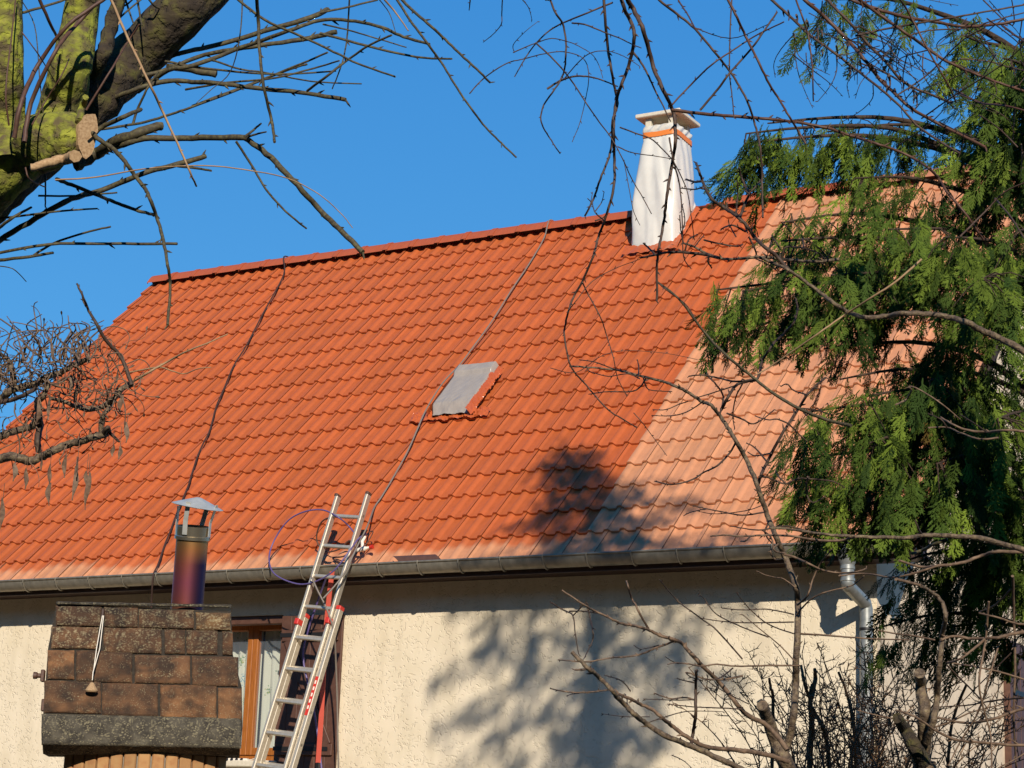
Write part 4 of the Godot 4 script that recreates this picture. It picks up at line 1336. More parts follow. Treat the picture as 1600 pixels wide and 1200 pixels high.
func knob(p: Plant, c: Vector3, ax: Vector3, r: Array, called: String, mat: Material, seed_: float) -> void:
	# a swollen, lumpy piece of wood along ax with radii r at even steps
	var m := MB.new()
	var x := ax.cross(Vector3(0.3, 1, 0.2)).normalized(); var z := ax.cross(x).normalized()
	var L := ax.length()
	var rows := []
	for j in r.size():
		var row := []
		for i in 25:
			var a := -TAU * (i % 24) / 24
			var rr: float = r[j] * (1.0 + 0.10 * sin(a * 3.0 + seed_ + j * 0.7) + 0.05 * sin(a * 7.0 + j * 1.9))
			row.append(c + ax * (float(j) / (r.size() - 1)) + (x * cos(a) + z * sin(a)) * rr)
		rows.append(row)
	m.grid(rows)
	part(called, m, mat, p.root)

func build_pollard() -> void:
	var D := 4.2
	var p := plant("pollard_tree", "mossy pollarded tree with cut knob at the top left corner", at(-40, 900, D) * Vector3(1, 0, 1), MT.shoot)
	# trunk, out of sight below the frame's left edge
	limb(p, PackedVector3Array([at(-120, 1700, D) * Vector3(1, 0, 1), at(-130, 900, D), at(-110, 480, D), at(-60, 320, D)]), 0.13, 0.085, "trunk", MT.moss_dark)
	br(p, [-60, 345, 0, 285, 60, 235, 110, 190, 160, 140, 215, 85, 290, 15, 360, -60, 470, -190], D + 0.12, D + 0.35, 46, 38, "limb", MT.moss_dark)  # thick limb: shade on it is put into the colour by darker bark
	br(p, [-60, 320, 0, 262, 40, 235, 90, 215], D + 0.02, D - 0.03, 56, 40, "limb", MT.moss)
	br(p, [12, 260, 10, 190, 8, 100, 6, 0, 5, -80], D - 0.06, D - 0.02, 30, 27, "limb", MT.moss)
	br(p, [82, 222, 98, 160, 112, 100, 124, 40, 134, -60], D, D + 0.05, 40, 25, "limb", MT.moss)
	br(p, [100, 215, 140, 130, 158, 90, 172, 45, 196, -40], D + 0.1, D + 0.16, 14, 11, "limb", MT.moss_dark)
	# cut knob with pale end grain
	var k0 := at(45, 224, D - 0.06); var k1 := at(133, 212, D - 0.12)
	knob(p, k0, k1 - k0, [0.052, 0.058, 0.060, 0.058, 0.055, 0.051, 0.048, 0.046, 0.042, 0.004], "knob", MT.moss, 1.0)
	var m := MB.new()
	var f := (k1 - k0).normalized()
	var fw2 := (f * 0.75 - FW * 0.55).normalized()
	var fx := fw2.cross(Vector3.UP).normalized(); var fy := fx.cross(fw2)
	var mid := k1 + fw2 * 0.012
	for i in 22:
		var e := []
		for q in [i, i + 1]:
			var a: float = TAU * (q % 22) / 22
			e.append(mid + (fx * cos(a) * 0.021 + fy * sin(a) * 0.046) * (1.0 + 0.07 * sin(a * 3.0 + 1.0) + 0.04 * sin(a * 7.0)))
		m.quad(mid + (e[0] - mid) * 0.02, e[0], e[1], mid + (e[1] - mid) * 0.02)
		m.quad(e[0], e[0] - fw2 * 0.05 + (mid - e[0]) * 0.1, e[1] - fw2 * 0.05 + (mid - e[1]) * 0.1, e[1])
	part("cut_face", m, MT.cut_wood, p.root)
	br(p, [48, 262, 80, 254, 104, 248, 118, 244], D - 0.16, D - 0.18, 6, 10, "cut_stub", MT.cut_wood)
	br(p, [124, 190, 128, 168, 134, 152], D - 0.1, D - 0.12, 7, 5, "cut_stub", MT.moss)
	br(p, [118, 256, 150, 240, 172, 226, 212, 209, 253, 197], D, D - 0.1, 11, 7, "cut_stub", MT.shoot, 0.06)
	# long shoots
	var S: Material = MT.shoot
	br(p, [125, 252, 160, 236, 195, 226, 225, 217, 300, 216, 375, 215, 390, 221, 424, 247, 465, 289, 502, 330, 536, 364, 567, 394], D, D - 0.35, 5, 4.4, "shoot", S, 0.07)
	br(p, [382, 214, 396, 203, 408, 193], D - 0.2, D - 0.2, 2.5, 1.5, "", null)
	br(p, [384, 215, 400, 210, 416, 206], D - 0.2, D - 0.2, 2.2, 1.3, "", null)
	br(p, [369, 221, 394, 259, 416, 296, 446, 330, 479, 357], D - 0.2, D - 0.3, 2.2, 1.5, "shoot", S, 0.05)
	br(p, [142, 205, 156, 219, 176, 232, 195, 252, 210, 274, 225, 292, 234, 310, 247, 345, 257, 385, 262, 415, 266, 450, 262, 508], D - 0.1, D - 0.4, 4, 2.2, "shoot", S, 0.05)
	br(p, [-20, 386, 0, 375, 56, 341, 112, 311, 161, 296, 225, 270, 270, 259, 321, 244], D, D + 0.2, 4.6, 4.2, "shoot", S, 0.08)
	br(p, [270, 259, 300, 262, 330, 267], D + 0.15, D + 0.15, 2.6, 1.8)
	br(p, [88, 280, 112, 289, 150, 304, 172, 313, 195, 322, 222, 331, 244, 336], D, D + 0.1, 3.2, 2.6, "shoot", S, 0.05)
	br(p, [86, 281, 150, 277, 225, 264, 319, 259, 394, 267, 450, 279, 499, 304, 533, 334, 551, 356], D - 0.2, D - 0.5, 1.4, 0.7, "pale_shoot", MT.tan)
	br(p, [170, -10, 202, 64, 232, 127, 255, 176, 278, 225, 296, 266, 307, 291], D - 0.4, D - 0.5, 2.6, 1.6, "pale_shoot", MT.tan, 0.05)
	br(p, [146, 204, 185, 198, 225, 191, 262, 180, 300, 167, 375, 139, 450, 109, 480, 100], D, D + 0.3, 2.4, 1.8, "shoot", S, 0.06)
	br(p, [145, 208, 165, 196, 195, 182, 220, 171], D - 0.05, D - 0.05, 4.2, 3.4, "cut_shoot", S)
	br(p, [140, 168, 206, 142, 262, 126, 300, 128, 337, 130, 412, 139, 480, 146, 540, 156], D + 0.2, D + 0.1, 4.2, 3.4, "shoot", S, 0.06)
	br(p, [215, 143, 262, 110, 300, 103, 375, 75, 450, 49, 499, 32, 545, 32, 597, 43, 631, 58, 671, 69], D + 0.25, D, 4, 2.2, "shoot", S, 0.06)
	br(p, [235, 100, 285, 82, 337, 71, 412, 49, 487, 27, 512, 15], D + 0.3, D + 0.4, 3.6, 4.2, "shoot", S, 0.06)
	br(p, [180, 128, 250, 112, 319, 86, 394, 73, 469, 62, 526, 50], D + 0.25, D + 0.25, 3.0, 4.0, "shoot", S, 0.07)
	br(p, [262, 104, 300, 109, 338, 116], D + 0.28, D + 0.28, 5, 6, "cut_shoot", S)
	br(p, [258, 96, 337, 109, 431, 116, 525, 111], D + 0.2, D + 0.1, 2.2, 1.4)
	br(p, [330, 93, 375, 108, 412, 113, 487, 127, 565, 131], D + 0.2, D, 1.8, 1.1)
	br(p, [290, 140, 350, 130, 430, 122, 500, 104, 530, 95], D + 0.2, D, 2.0, 1.4)
	br(p, [300, 166, 400, 128, 470, 100, 512, 82], D + 0.25, D + 0.2, 2.2, 1.6)
	br(p, [480, 142, 512, 118, 543, 94, 575, 72, 612, 55], D, D - 0.1, 2.2, 1.8, "shoot", S, 0.05)
	br(p, [367, -5, 412, 30, 469, 56, 532, 86, 556, 98, 618, 120], D - 0.1, D - 0.2, 2.4, 1.6, "shoot", S, 0.05)
	br(p, [401, -5, 404, 40, 405, 75, 412, 135, 424, 187, 429, 222], D - 0.3, D - 0.35, 3, 2.4, "shoot", S, 0.035)
	br(p, [379, -5, 375, 56, 360, 112, 330, 140, 307, 161], D, D, 1.2, 0.6)
	br(p, [546, -5, 542, 60, 534, 100, 519, 139], D, D, 1.5, 1.0)
	br(p, [208, 193, 216, 168, 232, 135, 247, 112], D + 0.1, D + 0.15, 2.4, 1.6, "", null)
	br(p, [-10, 343, 94, 330, 152, 326], D, D, 2.0, 1.4, "shoot", S, 0.06)
	br(p, [-10, 362, 22, 339, 49, 324], D, D, 3, 2)
	br(p, [-10, 397, 75, 382, 169, 381, 277, 381], D, D, 2.6, 2.4, "shoot", S, 0.06)
	br(p, [49, 401, 86, 379, 131, 364, 173, 354], D, D, 2.2, 1.6)
	br(p, [-10, 408, 45, 401, 83, 395], D, D, 3, 2.2)
	br(p, [-10, 415, 20, 420, 41, 440], D, D, 1.0, 0.7)
	br(p, [60, 306, 120, 306, 183, 301], D, D, 1.8, 1.4)
	br(p, [71, 274, 71, 300, 71, 324], D, D, 1.6, 1.2)
	br(p, [70, 185, 70, 200, 62, 120, 54, 40, 30, -5], D - 0.1, D, 1.2, 0.8)
	for q in [[22, 215, 34, 157, 60, 101, 105, 41, 168, -5, 4.2], [38, 222, 49, 161, 86, 82, 124, 34, 155, 2, 4.0], [14, 196, 9, 142, 17, 67, 25, -5, 1.6], [135, 172, 176, 105, 199, 67, 218, 38, 2.0], [34, 50, 60, 85, 84, 124, 1.2], [60, -5, 80, 40, 92, 62, 3.0], [50, 195, 70, 160, 96, 118, 108, 92, 1.4], [40, 262, 46, 280, 70, 292, 1.6]]:
		br(p, q.slice(0, q.size() - 1), D - 0.2, D - 0.1, q[q.size() - 1], q[q.size() - 1] * 0.7, "arched_shoot", MT.red_twig)
	br(p, [35, 20, 70, 10, 106, -2], D, D, 2.4, 2.0)
	for q in [[160, 60, 190, 25, 226, -5], [195, -5, 202, 18, 209, 38], [214, -5, 218, 20, 222, 40], [230, -5, 240, 8, 250, 14], [168, 18, 196, 8, 210, -4]]:
		br(p, q, D + 0.2, D + 0.2, 2.0, 1.3)
	br(p, [622, -8, 640, 12, 669, 37, 696, 62, 721, 86, 745, 108, 766, 129], D - 0.1, D - 0.3, 2.6, 1.8, "shoot", S, 0.05)
	br(p, [616, -8, 640, 30, 665, 64, 690, 98, 710, 131, 735, 168, 759, 199, 784, 224, 807, 246], D - 0.1, D - 0.3, 2.2, 1.5, "shoot", S, 0.06)
	br(p, [597, -5, 620, 22, 638, 48], D - 0.3, D - 0.3, 1.8, 1.0, "pale_shoot", MT.tan)
	br(p, [505, 38, 540, 46, 575, 56, 635, 74], D, D, 1.6, 1.0); br(p, [500, 52, 575, 72, 650, 89, 706, 92], D, D - 0.1, 2.4, 1.6, "shoot", S, 0.06)
	br(p, [500, 20, 540, 12, 590, 0], D, D, 2, 1.6); br(p, [590, -4, 608, 20, 618, 50], D, D, 1.0, 0.6)
	done(p)

func build_pod_tree() -> void:
	var D := 7.0
	var p := plant("pod_tree", "gnarled small tree with curling twigs and hanging brown seed pods", at(-150, 1000, D) * Vector3(1, 0, 1), MT.pale_twig)
	limb(p, PackedVector3Array([at(-190, 1900, D) * Vector3(1, 0, 1), at(-200, 1000, D), at(-160, 760, D)]), 0.07, 0.04, "trunk", MT.grey_bark)
	var B: Material = MT.grey_bark
	var limbs := []
	limbs.append(br(p, [-160, 760, -60, 728, 0, 716, 26, 714, 45, 720, 64, 714, 82, 705, 104, 695, 124, 690, 150, 682, 165, 678], D, D - 0.05, 8, 5.6, "limb", B))
	br(p, [160, 680, 168, 668, 172, 676, 186, 690], D - 0.05, D - 0.06, 5, 2, "limb", MT.spur)
	br(p, [158, 678, 160, 655, 168, 640, 178, 625], D - 0.05, D, 5, 2.5, "limb", B)
	limbs.append(br(p, [-160, 760, -60, 660, 0, 625, 14, 612, 34, 605, 56, 599, 72, 590, 92, 583, 115, 570, 140, 560], D + 0.1, D + 0.1, 8, 4, "limb", B))
	limbs.append(br(p, [-100, 720, -20, 688, 0, 681, 30, 672, 52, 664, 62, 648, 58, 632, 68, 618, 76, 596], D + 0.05, D + 0.1, 7, 4, "limb", B))
	br(p, [60, 706, 58, 690, 62, 665, 58, 650], D + 0.05, D + 0.05, 5, 6, "limb", MT.spur)
	br(p, [0, 628, 20, 624, 40, 616, 56, 606, 58, 596], D, D, 4, 3, "limb", MT.spur)
	limbs.append(br(p, [0, 553, 12, 562, 18, 575, 22, 590, 20, 604], D + 0.1, D + 0.1, 3, 5, "limb", B))
	br(p, [-10, 586, 8, 592, 18, 600], D + 0.1, D + 0.1, 2, 2.5); 
	limbs.append(br(p, [80, 622, 100, 628, 120, 635, 136, 640, 160, 636, 178, 622, 188, 610, 204, 599], D, D - 0.05, 3, 4.5, "limb", B))
	br(p, [206, 602, 190, 560, 165, 531, 150, 505, 139, 486, 130, 465, 120, 443], D - 0.05, D - 0.1, 3.4, 1.6, "shoot", MT.spur, 0.05)
	br(p, [136, 480, 130, 470, 128, 455], D - 0.05, D - 0.1, 2.0, 1.0)
	br(p, [204, 598, 232, 582, 262, 565, 292, 549, 322, 537, 356, 522], D - 0.05, D - 0.2, 2.2, 0.9, "pale_shoot", MT.tan, 0.06)
	br(p, [202, 582, 247, 574, 270, 580, 289, 584, 310, 576, 330, 574], D - 0.05, D - 0.2, 1.4, 0.7, "pale_shoot", MT.tan)
	br(p, [0, 498, 30, 520, 40, 540, 60, 555], D + 0.2, D + 0.1, 1.2, 1.6)
	# curling tangle
	for k in 260:
		var l: PackedVector3Array = limbs[rng.randi() % limbs.size()]
		var c: Vector3 = l[rng.randi_range(l.size() / 4, l.size() - 1)]
		var ga := clampf(rng.randfn(0, 1), -1.9, 1.35); var gb := clampf(rng.randfn(0, 1), -1.5, 1.5)
		if k > 110: c = at(105 + ga * 52, 588 + gb * 38 - ga * gb * 6, D + rng.randf_range(-0.25, 0.3))
		var d := Vector3(rng.randfn(0, 1), rng.randfn(0.5, 0.8), rng.randfn(0, 0.8)).normalized()
		var turn := Vector3(rng.randfn(0, 0.5), rng.randfn(0, 0.5), rng.randfn(0, 1.4))
		var pts := PackedVector3Array([c])
		var stp := rng.randf_range(0.012, 0.028)
		for q in rng.randi_range(4, 9):
			d = (d + turn.cross(d) * 0.55 + Vector3.DOWN * 0.10).normalized()
			if rng.randf() < 0.25: turn = Vector3(rng.randfn(0, 0.7), rng.randfn(0, 0.7), rng.randfn(0, 1.6))
			c += d * stp
			pts.append(c)
		var r := rng.randf_range(0.0014, 0.0034)
		p.fine.tube(smooth(pts, 2), taper(pts.size() * 2 - 1, r, r * 0.5), 5)
		if rng.randf() < 0.5: p.fine.tube(PackedVector3Array([c, c + d * 0.010, c + d * 0.018]), PackedFloat32Array([0.002, 0.0038, 0.0012]), 5)
	for k in 34:   # twigs against the sky
		var x := rng.randf_range(-8, 150)
		var y := 575.0 - rng.randf() * 20
		br(p, [x, y, x + rng.randf_range(-12, 12), y - 22, x + rng.randf_range(-20, 22), y - rng.randf_range(38, 52), x + rng.randf_range(-30, 40), y - rng.randf_range(48, 70)], D + rng.randf_range(-0.3, 0.3), D, rng.randf_range(1.3, 2.2), 0.7)
	done(p)
	# pods
	var pods := [[5, 800, 45, 1], [24, 736, 26, 0], [42, 746, 30, 1], [79, 740, 30, 1], [78, 770, 32, 1], [103, 726, 34, 1], [119, 752, 48, 0], [122, 728, 28, 0], [139, 764, 52, 1], [136, 748, 24, 1], [199, 674, 30, 0], [177, 703, 16, 0], [188, 706, 18, 0], [66, 722, 22, 1], [184, 588, 18, 0], [120, 612, 34, 1], [112, 600, 30, 0], [190, 630, 26, 1], [62, 640, 40, 1], [78, 635, 34, 0]]
	for q in pods:
		var top := at(q[0], q[1] - q[2] * 0.5, D - 0.12 + rng.randf_range(-0.08, 0.08))
		var L: float = q[2] * 1.12 * D / FPX
		var m := MB.new()
		var w := 0.0085
		var sx := Vector3(rng.randf_range(0.4, 1), 0, rng.randf_range(-0.6, 0.6)).normalized()
		var tk := sx.cross(Vector3.UP) * 0.0022
		var ra := []; var rb := []
		for j in 9:
			var s := j / 8.0
			var ww := w * (0.25 + 1.0 * sin(clampf(s * 1.12 + 0.06, 0, 1) * PI) * (0.6 + 0.55 * s))
			var c := top + Vector3.DOWN * L * s + sx * 0.004 * sin(s * 5.0 + q[0])
			var tw := sx.rotated(Vector3.UP, 0.9 * s)
			ra.append([c - tw * ww, c + tk * (1.0 + 0.6 * sin(s * 25.0)), c + tw * ww]); rb.append([c + tw * ww, c - tk, c - tw * ww])
		m.grid(ra); m.grid(rb)
		m.tube(PackedVector3Array([top + Vector3.UP * rng.randf_range(0.03, 0.07), top + Vector3.UP * 0.01, top]), even(3, 0.0011), 4)
		part("seed_pod", m, MT.pod if q[3] else MT.pale_twig, p.root)

func build_weeping_tree() -> void:
	var D := 4.8
	var p := plant("weeping_tree", "weeping tree whose long bare whips hang in front of the chimney", at(1700, 900, D - 0.5) * Vector3(1, 0, 1), MT.whip)
	limb(p, PackedVector3Array([at(1900, 1500, D - 0.4) * Vector3(1, 0, 1), at(1900, 700, D - 0.4), at(1820, 100, D - 0.3), at(1700, -250, D - 0.2), at(1400, -420, D - 0.1), at(1100, -380, D), at(980, -150, D)]), 0.09, 0.02, "trunk", MT.whip)
	var W: Material = MT.whip
	br(p, [975, -150, 968, -30, 975, 12, 984, 30, 991, 52, 988, 80, 980, 109, 972, 130, 965, 150, 960, 180, 959, 210, 960, 250, 959, 292, 946, 341, 935, 370, 927, 400, 909, 441, 896, 464, 888, 486, 883, 510, 882, 527, 892, 572, 916, 602, 950, 640, 975, 656, 995, 668], D, D + 0.2, 3.4, 1.0, "whip", W, 0.035)
	br(p, [950, -150, 944, -20, 946, 30, 950, 75, 955, 105, 959, 131, 965, 161, 957, 190, 956, 225, 950, 250, 938, 280, 928, 310, 914, 337], D + 0.05, D + 0.1, 2.6, 1.6, "whip", W, 0.035)
	br(p, [940, -100, 858, -10, 860, 0, 868, 20, 879, 37, 884, 62, 884, 86, 882, 108, 875, 127, 862, 146, 849, 165, 845, 187, 852, 205, 860, 217, 868, 230, 875, 240], D, D, 2.0, 1.0, "whip", W, 0.05)
	br(p, [990, -150, 978, -20, 990, 15, 1003, 41, 1013, 75, 1021, 105, 1036, 140, 1051, 172, 1055, 200, 1055, 225, 1050, 258, 1044, 292, 1040, 325, 1036, 356, 1030, 385, 1027, 412, 1026, 470], D - 0.1, D, 4.2, 1.8, "whip", W, 0.03)
	br(p, [1050, 172, 1100, 178, 1150, 182, 1200, 186, 1250, 192, 1292, 200, 1330, 212, 1368, 224, 1400, 235, 1428, 248, 1450, 262, 1468, 280, 1480, 300, 1510, 336, 1537, 375], D - 0.1, D - 0.3, 2.8, 1.8, "whip", MT.red_twig, 0.03)
	br(p, [1046, 215, 1052, 250, 1062, 290, 1066, 340, 1068, 400, 1080, 420], D - 0.05, D, 1.6, 0.8, "whip", W, 0.03)
	for q in [[957, 4, 918, 20, 879, 36, 858, 48, 841, 64, 828, 80, 819, 94, 804, 120, 1.6], [837, 67, 860, 88, 882, 112, 900, 136, 916, 161, 936, 190, 954, 214, 972, 246, 988, 281, 1004, 308, 1018, 334, 1.4], [734, 146, 750, 128, 770, 112, 794, 98, 819, 92, 850, 84, 882, 81, 912, 92, 920, 120, 914, 160, 905, 195, 894, 222, 1.1], [855, 139, 874, 127, 894, 120, 912, 119, 931, 122, 948, 128, 965, 135, 1.9], [894, 36, 912, 38, 931, 45, 950, 53, 969, 60, 985, 68, 1002, 75, 1.5], [987, 79, 1002, 98, 1014, 120, 1024, 142, 1036, 165, 1048, 190, 2.0], [969, 199, 992, 208, 1017, 217, 1036, 234, 1051, 251, 1064, 275, 1074, 300, 1080, 337, 1085, 375, 1.3], [785, -5, 784, 20, 783, 38, 770, 54, 755, 66, 1.1], [965, 229, 980, 236, 995, 240, 1025, 244, 1055, 249, 1.1], [802, 82, 820, 74, 838, 67, 862, 60, 890, 66, 908, 74, 925, 85, 935, 100, 942, 122, 1.0], [880, 125, 905, 96, 925, 82, 950, 80, 975, 88, 1000, 104, 1.0], [735, -5, 734, 6, 733, 16, 1.4], [815, -2, 826, 12, 831, 30, 0.9], [804, 82, 802, 70, 820, 50, 840, 34, 0.8]]:
		br(p, q.slice(0, q.size() - 1), D + rng.randf_range(-0.2, 0.2), D + rng.randf_range(-0.2, 0.2), q[q.size() - 1], q[q.size() - 1] * 0.55, "whip" if q[q.size() - 1] > 1.4 else "", W if q[q.size() - 1] > 1.4 else null, 0.05)
	for q in [[888, 486, 900, 470, 925, 440, 960, 420, 1000, 405, 0.9], [910, 441, 918, 458, 930, 480, 940, 500, 948, 525, 958, 558, 965, 590, 980, 620, 1.2], [990, 645, 1005, 662, 1022, 685, 1042, 712, 0.8], [1026, 440, 1040, 452, 1055, 463, 1072, 476, 1088, 500, 1.2], [860, 575, 900, 582, 940, 556, 980, 548, 1040, 552, 1090, 562, 0.7], [914, 337, 922, 320, 926, 300, 0.9], [945, 345, 930, 332, 925, 318, 918, 310, 1.2], [930, 330, 940, 316, 944, 300, 1.0], [930, 345, 945, 338, 950, 325, 1.4], [975, 250, 984, 300, 990, 330, 1000, 352, 0.8]]:
		br(p, q.slice(0, q.size() - 1), D, D, q[q.size() - 1], q[q.size() - 1] * 0.6, "", null, 0.04)
	# crossing whips to the right
	for q in [[1020, -15, 1030, 0, 1058, 22, 1086, 45, 1114, 78, 1139, 109, 1155, 134, 1169, 161, 1180, 195, 1187, 225, 1190, 255, 1191, 290, 1192, 340, 2.2], [1132, -15, 1138, 0, 1152, 28, 1165, 56, 1184, 94, 1202, 131, 1218, 156, 1232, 180, 1246, 202, 1259, 225, 2.3], [1144, -10, 1141, 50, 1140, 112, 1144, 150, 1147, 184, 1.3], [1049, 165, 1080, 132, 1112, 101, 1146, 78, 1180, 56, 1225, 34, 1.5], [1094, 172, 1118, 144, 1139, 116, 1160, 92, 1180, 68, 1198, 42, 1214, 19, 2.0], [1055, -8, 1066, 10, 1074, 22, 1086, 44, 1.5], [1078, 40, 1140, 60, 1200, 38, 0.9],
		[1190, -15, 1206, 0, 1235, 26, 1262, 52, 1300, 80, 1338, 109, 1372, 136, 1405, 165, 1440, 202, 1500, 240, 2.4], [1240, -15, 1258, 0, 1292, 30, 1326, 64, 1350, 92, 1375, 124, 1398, 146, 1424, 169, 1470, 195, 1540, 230, 3.2], [1283, -15, 1300, 8, 1328, 36, 1356, 68, 1385, 98, 1412, 128, 1450, 146, 1488, 161, 2.6], [1300, -18, 1330, 0, 1370, 14, 1412, 26, 1460, 34, 1506, 41, 1556, 38, 1610, 28, 3.0], [1330, -10, 1349, 4, 1382, 28, 1416, 52, 1442, 70, 1469, 90, 1496, 104, 1525, 116, 1562, 130, 1610, 146, 2.8], [1337, 56, 1380, 46, 1450, 34, 1520, 22, 1610, 6, 1.9], [1240, -10, 1252, 22, 1262, 52, 1268, 90, 1270, 118, 1271, 158, 1.6], [1400, -10, 1420, 20, 1450, 78, 1480, 130, 1494, 160, 1.8], [1406, 60, 1450, 48, 1510, 44, 1560, 30, 1600, 20, 1.4], [1400, 150, 1450, 116, 1500, 66, 1540, 42, 1.4], [1440, 185, 1490, 150, 1560, 105, 1600, 70, 1.3], [1500, 92, 1545, 96, 1580, 106, 1610, 112, 1.4], [1520, 40, 1545, 72, 1556, 92, 1.2], [1536, 0, 1582, 40, 1580, -5, 1.2], [1566, 40, 1590, 58, 1612, 72, 2.0], [1490, 140, 1530, 160, 1570, 165, 1620, 178, 2.0], [1400, 230, 1450, 195, 1480, 166, 1.0], [1500, 370, 1540, 330, 1570, 300, 1610, 282, 1.6], [1555, 310, 1580, 340, 1600, 372, 1.6], [1590, 230, 1560, 200, 1530, 180, 1.4]]:
		br(p, q.slice(0, q.size() - 1), D - 0.2 + rng.randf_range(-0.25, 0.25), D - 0.4 + rng.randf_range(-0.2, 0.2), q[q.size() - 1], q[q.size() - 1] * 0.75, "whip" if q[q.size() - 1] > 1.45 else "", (MT.red_twig if rng.randf() < 0.4 else W) if q[q.size() - 1] > 1.45 else null, 0.035)
	# random fine twigs of the thicket
	for k in 70:
		var x := rng.randf_range(1230, 1610); var y := rng.randf_range(-20, 230)
		if y > 40 + (x - 1230) * 0.7: y *= 0.4
		var dx := rng.randf_range(-70, 90); var dy := rng.randf_range(20, 90)
		var c := rng.randf_range(-25, 25)
		br(p, [x, y, x + dx * 0.4 + c, y + dy * 0.4, x + dx * 0.75 + c, y + dy * 0.75, x + dx, y + dy * 1.1], D + rng.randf_range(-0.5, 0.2), D, rng.randf_range(0.7, 1.3), 0.5, "", null, 0.05)
	for k in 26:   # hanging catkins
		var x := rng.randf_range(1225, 1440); var y := 20.0 + (x - 1225) * 0.55 + rng.randf_range(-10, 34)
		var l := rng.randf_range(8, 22)
		br(p, [x, y, x + 2, y + l * 0.5, x + 1, y + l], D - 0.2, D - 0.2, rng.randf_range(1.2, 2.4), 1.0)
	done(p)

